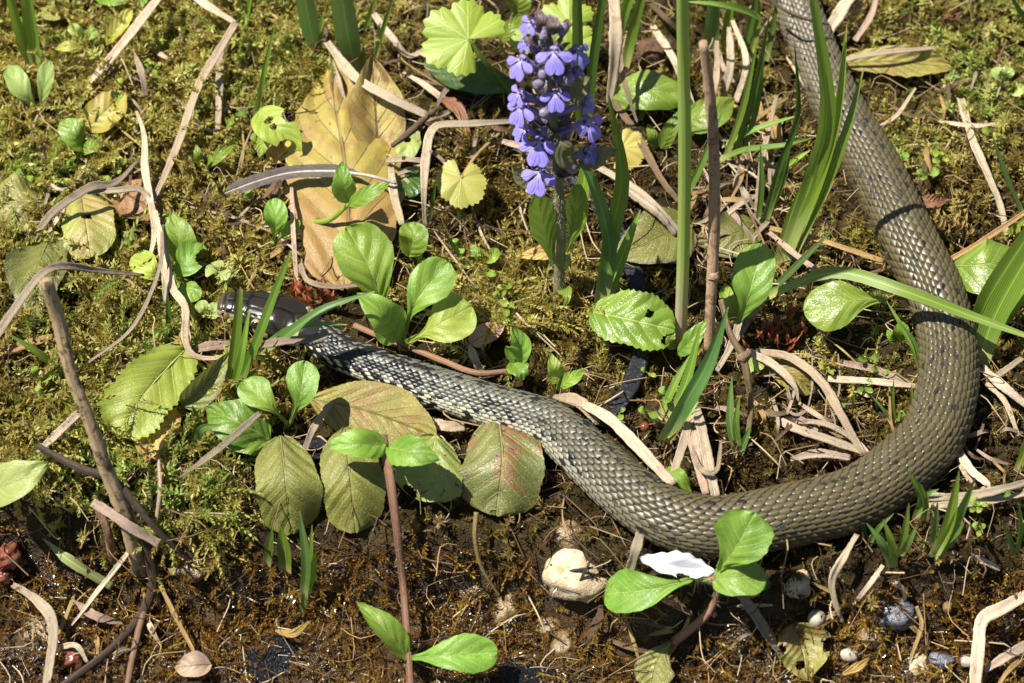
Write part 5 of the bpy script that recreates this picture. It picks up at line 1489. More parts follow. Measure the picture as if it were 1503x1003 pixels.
STRAW('broad straw leaning behind the snake back', 'st_pink', 16, [(1012, 600, 6), (1020, 660, 12), (1036, 725, 12)])
STRAW('forked straw by the spreading stiff tuft', 'st_pale', 13, [(1012, 620, 8), (1000, 660, 11), (982, 715, 8)])
STRAW('curly thin straw behind the snake back', 'st_pink', 7, [(1012, 650, 10), (1030, 690, 16), (1052, 690, 16), (1058, 650, 10)])
STRAW('grey straw stub sticking out under the snake', 'st_grey', 14, [(942, 776, 10), (934, 805, 10), (924, 838, 6)], taper=(.9, 1, .9))
STRAW('dark grey straw under the fresh bright seedling', 'st_grey', 16, [(1085, 870, 8), (1115, 912, 9), (1148, 965, 5)], taper=(.7, 1, .3))
STRAW('sharply bent pale straw on the wet soil', 'st_pale', 18, [(1515, 870, 14), (1470, 893, 15), (1442, 910, 15), (1436, 950, 12), (1430, 1020, 9)], taper=(.9, 1, .9))
STRAW('pale straw beside the sharply bent straw', 'st_pale', 14, [(1515, 942, 8), (1480, 962, 10), (1445, 985, 7)])
STRAW('thin straw beyond the sharply bent straw', 'st_gold', 7, [(1510, 960, 6), (1480, 985, 8), (1462, 1012, 5)])
STRAW('pale stick lying across the mottled stick foot', 'st_pale', 14, [(136, 738, 22), (182, 768, 24), (234, 800, 16)], taper=(.9, 1, .9), fold=.7)
STRAW('thin pale straw leaning away from the mottled stick foot', 'st_pale', 7, [(188, 812, 14), (150, 860, 14), (105, 918, 5)], taper=(.9, 1, .3), fold=.7)
STRAW('pale green blade tip lying on the dark soil', 'gr_pale', 15, [(62, 790, 8), (105, 825, 12), (165, 862, 5)], taper=(.05, 1, .7))
STRAW('grey dried blade curving down the wet soil', 'st_grey', 15, [(18, 858, 6), (55, 882, 12), (78, 920, 12), (68, 1012, 6)], taper=(.5, 1, .7))
STRAW('small tan flake on the soil beside the thin pale straw', 'st_pink', 14, [(106, 880, 6), (140, 904, 9), (182, 916, 5)], taper=(.1, 1, .2))
STRAW('thin golden rootlet standing on wet soil', 'st_gold', 6, [(230, 850, 6), (255, 900, 10), (285, 958, 6)], taper=(.9, 1, .8), fold=.7)
STRAW('curled pale flake over the red bud', 'st_pale', 8, [(88, 950, 8), (112, 948, 12), (128, 972, 6)])
STRAW('orange brown flake pair on the dark liner', 'lf_tan', 12, [(404, 926, 5), (430, 930, 9), (456, 912, 6)], taper=(.2, 1, .2))
STRAW('broken pale straw under the reddened leaf', 'st_pink', 16, [(632, 620, 7), (655, 626, 9), (682, 626, 7)], taper=(.9, 1, .9))
STRAW('pale straw scrap beside the red runner', 'st_pale', 12, [(688, 505, 7), (696, 525, 10), (708, 550, 6)], taper=(.2, 1, .9))
STRAW('thick pale straw stem curled beside snake neck', 'st_grey', 10, [(448, 660, 6), (462, 625, 14), (488, 590, 12)], taper=(.9, 1, .5))
STRAW('dry bent leaf tip laid over the snake neck', 'st_grey', 15, [(362, 512, 16), (410, 502, 25), (466, 496, 27), (480, 488, 27)], taper=(.15, .8, .8))
STRAW('flat straw under the snake chin', 'st_pink', 15, [(280, 516, 6), (310, 508, 9), (352, 508, 8)], taper=(.6, 1, .6))
STRAW('brown fallen flake on the wet soil beside tan stone', 'st_brown', 13, [(882, 888, 6), (878, 912, 9), (858, 944, 5)], taper=(.4, 1, .3))
STRAW('tan leaf flake on wet soil by pebbles', 'lf_tan', 13, [(1236, 990, 5), (1258, 980, 9), (1276, 966, 5)], taper=(.2, 1, .1))
STRAW('thin pale straw by the spiky tuft', 'st_pale', 9, [(1430, 818, 6), (1448, 826, 8), (1468, 836, 5)])
STRAW('crooked pale root hanging below the spiky tuft', 'st_pale', 11, [(1258, 785, 8), (1240, 815, 11), (1222, 850, 10), (1226, 885, 9), (1238, 915, 5)], wav=.3, taper=(.7, 1, .2))
STRAW('thin pale root trailing from the spiky tuft', 'st_pale', 7, [(1296, 830, 5), (1275, 860, 8), (1252, 888, 4)])
STRAW('thin curved root on the pebbled soil', 'st_gold', 6, [(1345, 890, 5), (1352, 920, 8), (1335, 970, 5)], fold=.6)
STRAW('tan straw rod beneath the arching blade base', 'st_pink', 9, [(1072, 405, 6), (1120, 430, 10), (1100, 470, 8), (1060, 530, 6)])
STRAW('pale straw rod crossing the dark twig', 'st_pale', 11, [(1086, 470, 10), (1072, 510, 13), (1052, 545, 9)], fold=.6)
STRAW('tangled straw by the brown clod', 'st_brown', 9, [(955, 5, 8), (975, 25, 14), (1000, 50, 8)])
STRAW('pale straw tip behind the broad blades', 'st_pale', 11, [(548, 20, 6), (575, 55, 12), (600, 82, 8), (628, 70, 10)])
STRAW('dark curled straw below the glossy dark leaf', 'st_brown', 9, [(620, 118, 6), (665, 125, 11), (720, 128, 8)])
STRAW('withered brown leaf strip by the straw loop', 'lf_brown', 20, [(640, 142, 7), (672, 160, 12), (690, 205, 7)], taper=(.2, 1, .2))
STRAW('thin straw across the moss at the dark twig', 'st_gold', 5, [(758, 160, 8), (790, 150, 10), (830, 145, 8)])
STRAW('pale flat straw by the black strap end', 'st_pale', 10, [(720, 204, 8), (760, 214, 11), (812, 232, 8)], taper=(.6, 1, .9))

TWIG('thick mottled stick leaning out of the soil', 'stick', [19, 20, 17, 18, 21, 25, 23], [(67, 412, 84), (86, 470, 72), (103, 545, 58), (132, 620, 44), (160, 700, 28), (188, 765, 14), (205, 840, 0)], name='stick', cat='stick', group=None, n=60, m=14, jit=.10)
TWIG('dark root running from the stick foot over wet soil', 'st_dark', [10, 14, 13, 11, 10], [(210, 780, 14), (226, 850, 9), (205, 905, 7), (160, 955, 6), (90, 1008, 5)])
TWIG('dark twig crossing behind the mottled stick', 'st_dark', [8, 12, 12, 9, 5], [(55, 655, 18), (118, 688, 24), (170, 708, 24), (230, 778, 18), (300, 842, 6)])
TWIG('short dark root beside the stick foot', 'st_brown', [14, 12, 14, 8], [(146, 748, 12), (158, 780, 12), (165, 815, 6), (168, 830, 2)])
TWIG('thin dark root dangling beside the stick foot', 'st_dark', [8, 9, 9, 6], [(214, 800, 12), (220, 840, 10), (230, 870, 8), (236, 895, 4)])
TWIG('grey root under the dark root on wet soil', 'st_brown', [9, 10, 9], [(216, 880, 6), (200, 940, 6), (186, 1010, 3)])
TWIG('brown dead twig poking over a round pale leaf', 'st_brown', [7, 11, 10, 7], [(576, 214, 24), (602, 194, 24), (622, 176, 20), (640, 160, 14)], knots=(((634, 166, 16), 7),))
TWIG('knotty dark twig standing beside the straw rods', 'st_brown', [8, 9, 12, 10, 9, 8], [(1058, 440, 34), (1072, 490, 28), (1090, 524, 24), (1098, 560, 18), (1102, 600, 10), (1098, 645, 2)], knots=(((1090, 524, 24), 9), ((1098, 520, 25), 6)))
TWIG('rough grey twig under the flower blades', 'st_grey', [8, 12, 10, 9], [(905, 270, 10), (948, 300, 13), (970, 318, 12), (992, 345, 8)], jit=.3)
TWIG('thin tan stem curving down from the reddened leaf', 'st_gold', [7, 6.5, 6, 4], [(699, 752, 10), (697, 790, 12), (708, 835, 10), (734, 876, 4)], group='thin bare stems', jit=.03)
TWIG('tan stem hanging below the tan dead leaf', 'st_pink', [6, 7, 7], [(232, 665, 10), (235, 715, 12), (230, 765, 5)], group='thin bare stems', jit=.03)
TWIG('tall smooth green stem standing behind the snake', 'stalk_gr', [18, 18, 18, 18, 17, 16], [(998, 505, 2), (1001, 430, 24), (1004, 330, 54), (1005, 200, 92), (1003, 80, 126), (1002, -60, 168)], name='green_stem', cat='stem', group=None, jit=.0, n=40, m=12)
TWIG('tall dead stalk with bare tan foot beside the green stem', 'dead_stalk', [15, 16, 17, 16, 15, 12], [(1040, 515, 2), (1044, 430, 26), (1048, 340, 50), (1048, 230, 80), (1042, 140, 104), (1032, 62, 124)], name='dead_stalk', cat='stalk', group=None, jit=.05, n=44, m=12, knots=(((1047, 405, 33), 10),))
TWIG('fine dark wire like stem across the snake upper body', 'st_dark', [4, 4, 4, 3], [(1120, -10, 30), (1150, 15, 30), (1180, 28, 28), (1215, 36, 22)], group='thin bare stems', jit=.02)
TWIG('fine dark stem above the golden moss at the edge', 'st_brown', [4, 4, 4], [(1478, 60, 6), (1465, 90, 10), (1462, 115, 5)], group='thin bare stems', jit=.02)
# ------------------------------------------------------------------ the flower spike
def petal_mat():
    b = NT('petal_violet')
    u, v = b.uv(); P = b.obj()
    a = b.math('ABSOLUTE', b.math('MULTIPLY_ADD', v, 2.0, -1.0))
    fan = b.n('TexWave', wave_type='BANDS', bands_direction='Y'); b.set(fan.inputs[0], b.vec(0.0, v, 0.0)); fan.inputs['Scale'].default_value = 1.3
    fan.inputs['Distortion'].default_value = .6
    col = b.mix(b.noise(P, 400, 3), (.24, .20, .67), (.33, .28, .76))
    col = b.mix(b.math('MULTIPLY', b.smooth(fan.outputs[1], .55, .95), b.math('MULTIPLY', b.smooth(u, 1.0, .35), .6)), col, (.15, .11, .45))
    col = b.mix(b.math('MULTIPLY', b.smooth(u, .35, .05), .75), col, (.70, .66, .86))
    nm = b.bump(fan.outputs[1], .4, .0003)
    sh = b.bsdf(col, .55, .3, nm, sheen=.2)
    return b.done(b.trans(sh, b.mix(.5, col, (.4, .3, .95)), .3, nm))
M['petal'] = petal_mat()
M['tube_l'] = solid_mat('corolla_tube', (.30, .24, .46), (.22, .17, .36), 400, .6, .4, .0004, trans=.15)
M['bract'] = leaf_mat('bract_purple', (.075, .045, .06), (.11, .075, .06), (.15, .10, .09), nv=5, trans=.12, rough=.45, fuzz=.4)
M['bract_g'] = leaf_mat('bract_green', (.16, .17, .05), (.11, .09, .05), (.24, .24, .09), nv=5, trans=.2, rough=.45, fuzz=.4, rim=(.10, .05, .05))
M['bud'] = solid_mat('bud_lilac', (.26, .22, .30), (.13, .10, .15), 500, .7, .6, .0005, spots=(.40, .38, .38), trans=.1)
M['flower_stem'] = solid_mat('flower_stem', (.13, .10, .06), (.22, .23, .08), 120, .6, .4, .0004)
M['anther'] = solid_mat('anther', (.42, .30, .08), (.3, .2, .06), 400, .6)

AX = [(818, 455, 0), (821, 400, 18), (824, 340, 38), (820, 270, 62), (813, 180, 92), (808, 100, 114), (804, 40, 132)]
axis_pts = np.array([tuple(W(*p)) for p in AX])
axis_c = spline(axis_pts, 80)
ax_px = np.array([to_px(*p) for p in axis_c])
bugle = thing('bugle_plant', 'hairy flower spike with whorls of violet blue lipped flowers', 'flower', tuple(axis_pts[0]))

def axis_at(py):
    i = int(np.argmin(np.abs(ax_px[:, 1] - py)))
    return axis_c[i]

def near_axis(px, py, fwd):
    d = float(np.dot(axis_at(py) - CAMP, FWD)) - fwd / 1000.0
    return CAMP + ray(px, py) * d

def make_flower(px, py, ang, size, face, fwd=6.5, k=0):
    """throat at px,py ; ang = direction of the lower lip in the picture plane, degrees from straight down (+ towards +X); face = sideways turn"""
    th = near_axis(px, py, fwd)
    R3 = np.array((1.0, 0, 0))
    a = math.radians(ang)
    D = -UPV * math.cos(a) + R3 * math.sin(a)
    F = unit(TOCAM + R3 * math.sin(math.radians(face)) * 1.2 + np.array((0, 0, .15)))
    D = unit(D - F * np.dot(D, F)); A = np.cross(D, F)
    s = size * PX
    # corolla tube and calyx as the flower's own mesh
    tb = MB()
    root_ = axis_at(py + 16)
    mid = root_ * .45 + th * .55 - np.array((0, 0, .0006))
    tube(tb, [root_, mid, th - F * .0006, th], [.0011, .0012, .0015, .0021], 16, 10, caps=False)
    fl = tb.build('flower', M['tube_l'], bugle)
    def petal(off, length, w, lift, sh='obovate', droop=.15):
        c, sn = math.cos(math.radians(off)), math.sin(math.radians(off))
        d = D * c + A * sn
        p0 = th + F * .0004; p1 = th + d * length * .5 + F * (lift * length); p2 = th + d * length + F * (lift - droop) * length
        mb = MB(); nf = len(FOOT)
        leaf(mb, [p0, p1, p2], w, sh, nrm=F, cup=-.18, wave=.03, n=18, m=9, seed=k * 9 + int(off + 90))
        del FOOT[nf:]
        mb.build('petal', M['petal'], fl)
    L = s * .9
    petal(-13, L * 1.0, L * .50, .10); petal(13, L * 1.0, L * .50, .12)
    petal(66, L * .82, L * .44, .16); petal(-66, L * .82, L * .44, .16)
    petal(168, L * .25, L * .26, .25); petal(-168, L * .25, L * .26, .25)
    for q in (-1, 1):
        sb = MB()
        e = th + F * .0022 - D * .0007 + A * q * .0006
        tube(sb, [th - F * .001 - D * .0004, th + F * .0010 - D * .0007 + A * q * .0004, e], [.00014] * 3, 6, 5)
        blob(sb, e, (.0004, .0004, .0003), 7, 5)
        sb.build('stamen', M['anther'], fl)
    return fl

FLOWERS = [(813, 76, 2, 36, 0, 8), (766, 88, -28, 33, -38, 5), (846, 74, 48, 30, 42, 4), (815, 136, 3, 31, 4, 8), (768, 156, -32, 34, -34, 6), (764, 138, -70, 26, -50, 4),
           (862, 178, 36, 34, 32, 6), (772, 190, -75, 28, -52, 4), (792, 208, -6, 40, -8, 8), (793, 253, -14, 38, -14, 7), (862, 222, 62, 26, 48, 3), (780, 34, -62, 24, -45, 3),
           (858, 150, 70, 24, 55, 2), (846, 105, 60, 20, 50, 1), (772, 62, -60, 18, -50, 1)]
for k, (a, b_, an, sz, fc, fw) in enumerate(FLOWERS):
    make_flower(a, b_, an, sz, fc, fw, k)

def bugle_body():
    rg = np.random.default_rng(8)
    sb = MB()
    C = tube(sb, axis_pts, [.0018, .0018, .0017, .0017, .0016, .0014, .0010], 50, 12, .05)
    st = sb.build('stem', M['flower_stem'], bugle)
    hb = MB(); hairs(hb, axis_c[6:50], .0017, 700, .0016, 5, .00006); h = hb.build('hairs', M['hair'], st); h['kind'] = 'stuff'
    # whorls: dark calyces and bracts round the axis
    for wi, (py, rad, n) in enumerate([(258, 30, 8), (222, 32, 9), (188, 32, 9), (150, 32, 9), (112, 30, 9), (78, 26, 8), (50, 18, 7), (32, 12, 5)]):
        c = axis_at(py); T = unit(axis_at(py - 20) - axis_at(py + 20))
        u = unit(np.cross(T, (0.2, .3, 1))); v = np.cross(T, u)
        for j in range(n):
            q = 2 * math.pi * j / n + wi * .5 + rg.normal() * .15
            r = u * math.cos(q) + v * math.sin(q)
            l = rad * PX * (.75 + .4 * rg.random())
            mb = MB(); nf = len(FOOT)
            leaf(mb, [c + r * .0015, c + r * l * .55 + T * l * .22, c + r * l + T * l * (.55 + .2 * rg.random())], l * .55, 'ovate', nrm=T, cup=.35, n=12, m=7, seed=j + 40 * wi)
            del FOOT[nf:]
            mb.build('bract', M['bract'], bugle)
            if rg.random() < .2 or wi > 6:
                bb = MB()
                p = c + r * l * .62 + T * l * .35
                blob(bb, p, (.0017, .0017, .0023), 10, 8, .12, j, up=unit(r + T * .6))
                bb.build('bud', M['bud'], bugle)
    # hairy surface over the whorls
    hb = MB(); hairs(hb, axis_c[40:79], .0050, 1300, .0014, 9, .00006); h = hb.build('hairs', M['hair'], bugle); h['kind'] = 'stuff'
    for (px, py, fw, rr) in ((791, 122, 8, 9), (797, 110, 8, 7), (800, 165, 8, 8), (836, 118, 8, 9), (840, 245, 6, 9), (806, 30, 3, 7), (826, 42, 4, 8), (798, 52, 5, 7)):
        bb = MB(); blob(bb, near_axis(px, py, fw), (rr * PX, rr * PX, rr * PX * 1.15), 12, 9, .15, px)
        bb.build('bud', M['bud'], bugle)
    # big green bracts and the pointed dark tip
    for mat, sh, w, pts in (('bract_g', 'ovate', 38, [(822, 205, 9), (828, 225, 12), (840, 243, 8)]), ('bract_g', 'ovate', 34, [(838, 150, 3), (850, 132, 6), (870, 112, 7)]), ('bract_g', 'ovate', 34, [(850, 240, 2), (872, 235, 4), (905, 220, 5)]),
                            ('bract', 'ovate', 20, [(800, 50, 3), (795, 32, 5), (790, 12, 3)]), ('bract', 'ovate', 22, [(812, 52, 4), (812, 40, 7), (806, 22, 4)]), ('bract', 'ovate', 18, [(822, 55, 2), (828, 42, 3), (834, 28, 1)]),
                            ('bract', 'ovate', 16, [(790, 66, 4), (780, 58, 5), (769, 50, 3)]), ('bract_g', 'ovate', 30, [(780, 268, 3), (765, 262, 5), (752, 246, 4)]), ('lf_mid', 'obovate', 44, [(815, 400, -6), (800, 340, -2), (786, 285, 2)]),
                            ('lf_mid', 'obovate', 32, [(828, 380, -8), (845, 330, -6), (850, 270, -6)])):
        mb = MB(); nf = len(FOOT)
        leaf(mb, [near_axis(*p) for p in pts], w * PX, sh, cup=.3, quilt=.02, n=20, m=11, seed=w)
        del FOOT[nf:]
        mb.build('bract' if 'bract' in mat else 'leaf', M[mat], bugle)
bugle_body()

# ------------------------------------------------------------------ feather
def feather():
    pts = [(582, 269, 16), (540, 258, 18), (490, 252, 19), (430, 254, 19), (380, 266, 18), (330, 284, 15)]
    P = pw(pts)
    t = thing('feather', 'small grey feather with white quill across the golden leaf', 'feather', P[0])
    C = spline([tuple(p) for p in P], 60); T = tangents(C)
    nrm = unit(TOCAM * .5 + np.array((0, 0, .8)))
    rg = np.random.default_rng(6)
    for side, wide in ((1, 15), (-1, 11)):
        mb = MB()
        nb = 170
        for k in range(nb):               # barbs, each its own narrow strip, hooked together into a vane
            f = .22 + .775 * k / nb
            i = f * 59; j = min(58, int(i)); p = C[j] + (C[j + 1] - C[j]) * (i - j)
            a = unit(np.cross(T[j], nrm)) * side
            w = wide * PX * min(1, (f - .18) / .12) * (1 if f < .86 else max(.25, 1 - ((f - .86) / .14) ** 2))
            w *= .93 + .14 * rg.random()
            d = unit(a * .8 + T[j] * .75); up = nrm * .0006
            s = T[j] * .00042
            q = p + d * w * .6 + up * (1 if side > 0 else .4); e = p + d * w * 1.12 - up * .4
            n0 = len(mb.v)
            for pt, uu in ((p - s, 0), (p + s, 0), (q - s, .5), (q + s, .5), (e - s * .5, 1), (e + s * .5, 1)): mb.vert(pt, (f * 6, uu))
            mb.f += [(n0, n0 + 1, n0 + 3, n0 + 2), (n0 + 2, n0 + 3, n0 + 5, n0 + 4)]
        mb.build('vane', M['feather'], t)
    rb = MB(); tube(rb, P, [.0007, .0007, .0006, .0005, .0004, .0002], 40, 7)
    rb.build('quill', M['feather_w'], t)
    for k in range(0, 60, 6): foot(C[k], .005)
feather()

# ------------------------------------------------------------------ straps, stones, clods, bud scales
STRAW('flat black plastic strap bending up out of the moss', 'strap', 24, [(690, 188, 1), (770, 230, 3), (880, 300, 4), (930, 395, 7), (942, 470, 8), (938, 535, 8), (910, 590, 5), (860, 632, 2)], name='plastic_strap', cat='strap', group='black plastic straps', taper=(1, 1, 1), wav=.02, fold=.05, thick=.0016, n=50)
STRAW('short end of black strap showing between olive leaves', 'strap', 30, [(400, 665, 3), (450, 660, 5), (500, 655, 3)], name='plastic_strap', cat='strap', group='black plastic straps', taper=(1, 1, 1), wav=.02, fold=.05, thick=.0016, n=20)
STRAW('piece of black strap under the pale straw by the flower', 'strap', 22, [(735, 205, 4), (775, 226, 6), (820, 250, 4)], name='plastic_strap', cat='strap', group='black plastic straps', taper=(1, 1, 1), wav=.02, fold=.05, thick=.0016, n=20)
STONE('chalky white stone netted with dark moss threads', 'stone_w', (845, 845, -2), (44, 40, 30), name='stone', cat='stone', group='stones in the wet soil', seed=47, jit=.17, squ=.85, low=1.7)
TWIG('dark moss thread laid across the white stone', 'st_dark', [3, 4, 3], [(806, 850, 5), (840, 838, 10), (885, 832, 5)], name='moss_thread', cat='moss thread', group='moss threads on the white stone', jit=.2)
TWIG('forked moss thread climbing the white stone face', 'st_dark', [3, 4, 3], [(835, 884, 5), (850, 856, 10), (872, 812, 8)], name='moss_thread', cat='moss thread', group='moss threads on the white stone', jit=.2)
TWIG('short moss thread at the white stone foot', 'st_dark', [3, 4, 3], [(808, 828, 6), (826, 850, 10), (840, 872, 8)], name='moss_thread', cat='moss thread', group='moss threads on the white stone', jit=.2)
STONE('tan lump of stone above the white stone', 'stone_t', (835, 785, -3), (26, 24, 20), name='stone', cat='stone', group='stones in the wet soil', seed=5)
STONE('wet tan stone above the glossy tan pebble', 'stone_t', (808, 920, -3), (22, 20, 16), name='stone', cat='stone', group='stones in the wet soil', seed=6)
STONE('glossy tan pebble below the white stone', 'stone_t', (828, 950, -2), (20, 24, 20), name='stone', cat='stone', group='stones in the wet soil', seed=7)
STONE('wet ochre stone in brown soil beside the hairy runner', 'stone_t', (745, 890, -2), (20, 34, 20), name='stone', cat='stone', group='stones in the wet soil', seed=8)
STONE('small ochre stone low in the brown soil', 'stone_t', (690, 870, -2), (20, 16, 14), name='stone', cat='stone', group='stones in the wet soil', seed=18)
STONE('white pebble stained red beside the fresh seedling', 'stone_w', (1172, 858, 1), (17, 20, 18), seed=9)
STONE('smooth grey oval pebble above the ragged withered leaf', 'pebble', (1199, 908, 6), (12.5, 13.5, 12), seed=10, jit=.05, squ=1)
STONE('flat pale pebble below the oval pebble', 'pebble', (1247, 962, 5), (13, 10, 9), seed=11, jit=.08, squ=1)
STONE('blue grey wet stone among sparkling soil', 'stone_g', (1318, 900, -1), (30, 24, 18), name='stone', cat='stone', group='stones in the wet soil', seed=12)
STONE('ribbed yellowish stone near the flat pale pebble', 'stone_t', (1278, 935, -2), (20, 16, 14), name='stone', cat='stone', group='stones in the wet soil', seed=13)
STONE('white chipped pebble at the thin root end', 'stone_w', (1348, 978, 1), (14, 16, 14), seed=14, jit=.25)
STONE('long grey pebble beside the white chipped pebble', 'stone_g', (1382, 970, 4), (18, 10, 9), seed=15)
STONE('tiny orange pebble above the long grey pebble', 'stone_t', (1391, 892, 4), (7, 8, 7), seed=16, jit=.1)
STONE('small tan pebble by the sharply bent straw', 'pebble', (1420, 972, 3), (10, 8, 7), seed=26, jit=.1)
STONE('ochre stone under the mottled stick foot', 'stone_t', (280, 830, -3), (30, 26, 16), name='stone', cat='stone', group='stones in the wet soil', seed=17)
STONE('dull ochre stone in the dark soil corner', 'stone_t', (60, 930, -3), (38, 30, 18), name='stone', cat='stone', group='stones in the wet soil', seed=27)
STONE('dark shiny rubbery lump showing through the soil', 'liner', (395, 975, -1), (38, 40, 16), name='stone', cat='stone', group='stones in the wet soil', seed=19, jit=.25)
STONE('dark shiny lump at the soil edge below tan pebbles', 'liner', (775, 1000, 1), (50, 24, 12), name='stone', cat='stone', group='stones in the wet soil', seed=20, jit=.25)
STONE('brown crumbly clod behind the green stem', 'clod', (962, 80, 6), (30, 26, 26), name='clod', cat='clod', group=None, seed=21, jit=.2)
STONE('tiny dark red berry in moss near the stiff tuft', 'red_bud', (946, 627, 7), (7, 7, 7), name='berry', cat='berry', group=None, seed=22, jit=.03, squ=1)
STONE('red bud lying on wet soil under a curled flake', 'red_bud', (108, 968, 5), (15, 15, 14), name='fallen_bud', cat='bud', group='red buds on the soil', seed=23, jit=.2)
STONE('red orange bud at the dark mossy edge', 'red_bud', (14, 815, 8), (14, 20, 14), name='fallen_bud', cat='bud', group='red buds on the soil', seed=24, jit=.3)
STONE('dim red bud lower at the mossy edge', 'red_bud', (6, 845, 6), (10, 12, 10), name='fallen_bud', cat='bud', group='red buds on the soil', seed=25, jit=.3)

def BUDS(label, at, spots, size, mat='lf_orange', seed=0):
    t = thing('bud_scales', label, 'bud scales', W(*at), 'orange bud scales')
    rg = np.random.default_rng(seed)
    for k, (x, y) in enumerate(spots):
        a = rg.uniform(-.9, .9)
        L = size * (.7 + .6 * rg.random())
        mb = MB()
        leaf(mb, pw([(x, y, 4 + at[2]), (x + math.sin(a) * L * .5, y - math.cos(a) * L * .5, 9 + at[2]), (x + math.sin(a) * L, y - math.cos(a) * L, 10 + at[2])]), size * .45 * PX, 'lance', cup=.6, n=12, m=7, seed=k)
        mb.build('scale', M[mat], t)
    c = MB()
    tube(c, pw([(at[0] - 15, at[1] + 4, 5 + at[2]), (at[0], at[1], 7 + at[2]), (at[0] + 18, at[1] - 6, 6 + at[2])]), [.0007] * 3, 8, 6)
    c.build('twiglet', M['st_brown'], t)
rgb_ = np.random.default_rng(12)
def spots(cx, cy, rx, ry, n): return [(cx + rgb_.normal() * rx, cy + rgb_.normal() * ry) for _ in range(n)]
BUDS('orange red bud scales beside the snake head', (460, 446, 0), [(432, 436), (448, 432), (456, 438), (465, 425), (468, 445), (480, 448), (452, 455), (442, 442), (490, 440), (462, 452), (428, 430), (474, 436)], 24, seed=1)
BUDS('orange red bud scales below the snout', (332, 488, 0), [(325, 482), (332, 486), (338, 478), (328, 490), (320, 488)], 18, seed=2)
BUDS('rusty conifer twig scales beside the snake outer bend', (1385, 328, 3), spots(1385, 332, 30, 9, 34), 18, 'lf_tan', seed=3)
BUDS('rusty red twig scales in the shade by the upright leaf', (1140, 490, 0), spots(1140, 492, 26, 18, 34), 18, seed=4)
BUDS('few rusty scales on the golden cushion moss', (1395, 25, 0), spots(1396, 28, 6, 6, 3), 14, seed=5)
BUDS('tan bud flakes lying at the withered olive leaf tip', (1388, 132, 0), [(1372, 142), (1390, 126), (1400, 134)], 16, 'lf_tan', seed=6)
BUDS('rust coloured flakes near the snake inner flank', (1290, 398, 0), [(1280, 395), (1292, 400), (1298, 390), (1330, 480)], 18, 'lf_tan', seed=7)

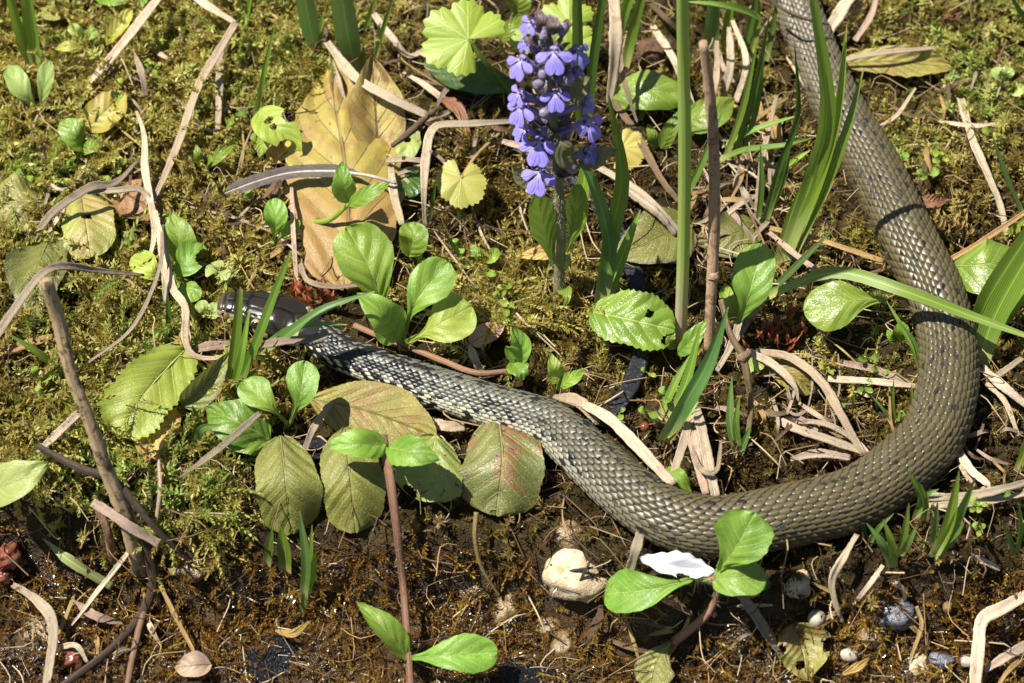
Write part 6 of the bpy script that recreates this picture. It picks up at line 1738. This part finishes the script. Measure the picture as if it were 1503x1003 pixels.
# ------------------------------------------------------------------ strewn bits: short straws (each a thing), fine fibres and added water glints (stuff)
def strewn():
    rg = np.random.default_rng(123)
    spots_ = [(1180, 620, 110, 60, 16, 'inside the snake bend'), (1060, 280, 60, 60, 26, 'around the foot of the dead stalk'), (1110, 120, 40, 80, 10, 'among the dense dark blades'), (620, 120, 70, 40, 8, 'behind the golden withered leaf'), (130, 560, 90, 60, 8, 'around the mottled stick'), (1440, 640, 40, 80, 8, 'outside the snake bend'), (700, 230, 80, 50, 6, 'near the kidney shaped leaf'), (340, 300, 90, 90, 10, 'on moss above the snake head'), (200, 130, 110, 80, 12, 'on moss between the long straws'), (440, 60, 60, 40, 8, 'by the pair of broad blades'), (90, 250, 60, 60, 8, 'around the olive mossy leaves'), (1380, 180, 70, 90, 8, 'on the golden cushion moss'), (230, 200, 130, 110, 14, 'thinly over moss by the long leaning straw'), (150, 480, 110, 70, 12, 'thinly over moss behind the mottled stick'), (740, 330, 80, 90, 10, 'thinly over moss beside the flower stem'), (1080, 270, 70, 80, 12, 'thinly between the dark blades and dead stalk'), (1230, 600, 90, 70, 10, 'thinly over soil within the snake bend'), (420, 330, 60, 60, 6, 'thinly over moss by the feather'), (200, 900, 110, 60, 6, 'on the dark soil below the stick'), (1230, 900, 160, 60, 8, 'among the pebbles'), (980, 930, 90, 40, 6, 'below the fresh seedling and petal')]
    for (cx, cy, rx, ry, n, where) in spots_:
        for _ in range(n):
            x, y = cx + rg.normal() * rx * .6, cy + rg.normal() * ry * .6
            L = rg.uniform(25, 85) if not where.startswith('thinly') else rg.uniform(60, 150); a = rg.uniform(0, 6.28)
            dx, dy = math.cos(a) * L * .5, math.sin(a) * L * .5
            h = 5 if y < 740 else 2
            p = [(x - dx, y - dy, h), (x + rg.normal() * 6, y + rg.normal() * 6, h + 4), (x + dx, y + dy, h)]
            P = pw(p); mb = MB()
            ribbon(mb, P, (rg.uniform(4, 9) if not where.startswith('thinly') else rg.uniform(2.2, 4.5)) * PX, wav=.15, fold=.3, taper=(.6, 1, .5), n=14, m=3, roll=rg.uniform(-30, 30), seed=int(x))
            ci = rg.integers(0, 5)
            single(mb, 'straw_bit', ('st_pale', 'st_pink', 'st_grey', 'st_gold', 'st_brown')[ci], 'short %s straw bit strewn %s' % (('pale cream', 'pinkish tan', 'grey', 'golden', 'brown')[ci], where), 'straw bit', 'strewn straw bits ' + where, P[0])
    mb = MB()
    for _ in range(4600):
        x = rg.uniform(-.23, .23); y = rg.uniform(-.17, .2)
        wet = float(WET(x, y)) > .5
        L = rg.uniform(.005, .02); a = rg.uniform(0, 6.28)
        z = float(H(x, y))
        d = np.array((math.cos(a), math.sin(a), 0)) * L
        p = np.array((x, y, z + rg.uniform(.001, .004 if wet else .0085)))
        k = rg.normal(size=3) * L * .25
        pts = [p, p + d * .5 + k, p + d]
        C = spline(pts, 6); T = tangents(C)
        r = rg.uniform(.00009, .00030)
        c = [(.30, .20, .09), (.16, .09, .04), (.42, .33, .2), (.06, .04, .02)][rg.integers(0, 4)]
        rows = []
        for i in range(6):
            s = unit(np.cross(T[i], (0.1, .2, 1))); q = np.cross(s, T[i])
            rows.append([C[i] + s * r, C[i] - s * r * .6 + q * r, C[i] - s * r * .6 - q * r])
        mb.grid(rows, [[(0, 0)] * 3] * 6, True, [[c] * 3] * 6)
    M['fibre'] = attr_mat('litter_fibres', .6, .3, .1)
    o = mb.build('fine_litter', M['fibre']); o['kind'] = 'stuff'; o['label'] = 'fine tan and brown fibres and rootlets littering moss and soil'
    # flat tilted flakes of water, added to make the wet strip glint
    b = NT('water'); p = b.n('BsdfPrincipled'); p.inputs['Base Color'].default_value = (1, 1, 1, 1); p.inputs['Roughness'].default_value = .2
    p.inputs['Transmission Weight'].default_value = 1.0; p.inputs['IOR'].default_value = 1.33
    M['water'] = b.done(p.outputs[0])
    db = MB(); blob(db, (0, 0, 0), (.00050, .00044, .00004), 10, 7, .1, 1)  # lens flattened so that a whole flake catches the sun
    me = db.mesh('water_glint'); me.materials.append(M['water'])
    dp = bpy.data.objects.new('water_glint', me)
    n = 130000
    X = rg.uniform(-.24, .24, n); Y = rg.uniform(-.2, .02, n)
    kk = (WET(X, Y) > .6) & (rg.random(n) < sstep(.3, .6, vnoise(X * 60, Y * 60, 71)))
    X = X[kk]; Y = Y[kk]; n = len(X)
    scatter('water_glints', 'tiny flat water flakes added for glints on the wet soil', [dp], np.stack([X, Y, H(X, Y) + rg.uniform(.0005, .0035, n)], -1), rg.normal(0, .34, (n, 3)), rg.uniform(.4, 1.2, n), np.zeros(n), np.zeros(n))
strewn()

def sprouts():
    rg = np.random.default_rng(321)
    for (cx, cy, rx, ry, n, where) in ((230, 110, 130, 80, 6, 'on moss beneath the long straws'), (110, 240, 80, 60, 4, 'between the olive mossy leaves'), (360, 200, 60, 70, 4, 'on moss by the gnawed leaf'), (730, 420, 70, 60, 5, 'on moss below the flower stem'),
                                       (120, 590, 90, 60, 5, 'on moss behind the mottled stick'), (1230, 560, 80, 60, 5, 'on soil within the snake bend'), (1400, 180, 70, 90, 5, 'on the golden cushion moss'), (960, 620, 70, 60, 4, 'by the stiff tuft and strap'), (1440, 740, 50, 60, 4, 'outside the snake bend')):
        for q in range(n):
            x, y = cx + rg.normal() * rx * .6, cy + rg.normal() * ry * .6
            h = 8.0
            k = 2 + int(rg.random() < .45)
            t = thing('sprout', 'tiny green sprout of %s leaves %s' % ('two' if k == 2 else 'three', where), 'sprout', W(x, y, 0), 'tiny sprouts ' + where)
            a0 = rg.uniform(0, 6.28)
            for j in range(k):
                a = a0 + j * 6.28 / k + rg.normal() * .3
                L = rg.uniform(11, 20)
                mb = MB(); nf = len(FOOT)
                leaf(mb, pw([(x, y, h), (x + math.cos(a) * L * .55, y + math.sin(a) * L * .45, h + 3), (x + math.cos(a) * L, y + math.sin(a) * L * .8, h + 3)]), L * rg.uniform(.5, .8) * PX, 'obovate', n=12, m=7, seed=j + q)
                del FOOT[nf:]
                mb.build('leaf', M[('lf_bright', 'lf_mid', 'lf_lime')[rg.integers(0, 3)]], t)
            sb = MB(); tube(sb, pw([(x, y + 4, 0), (x, y, h)]), [.0003, .0003], 5, 5)
            sb.build('stalk', M['lf_mid'], t)
sprouts()
moss()
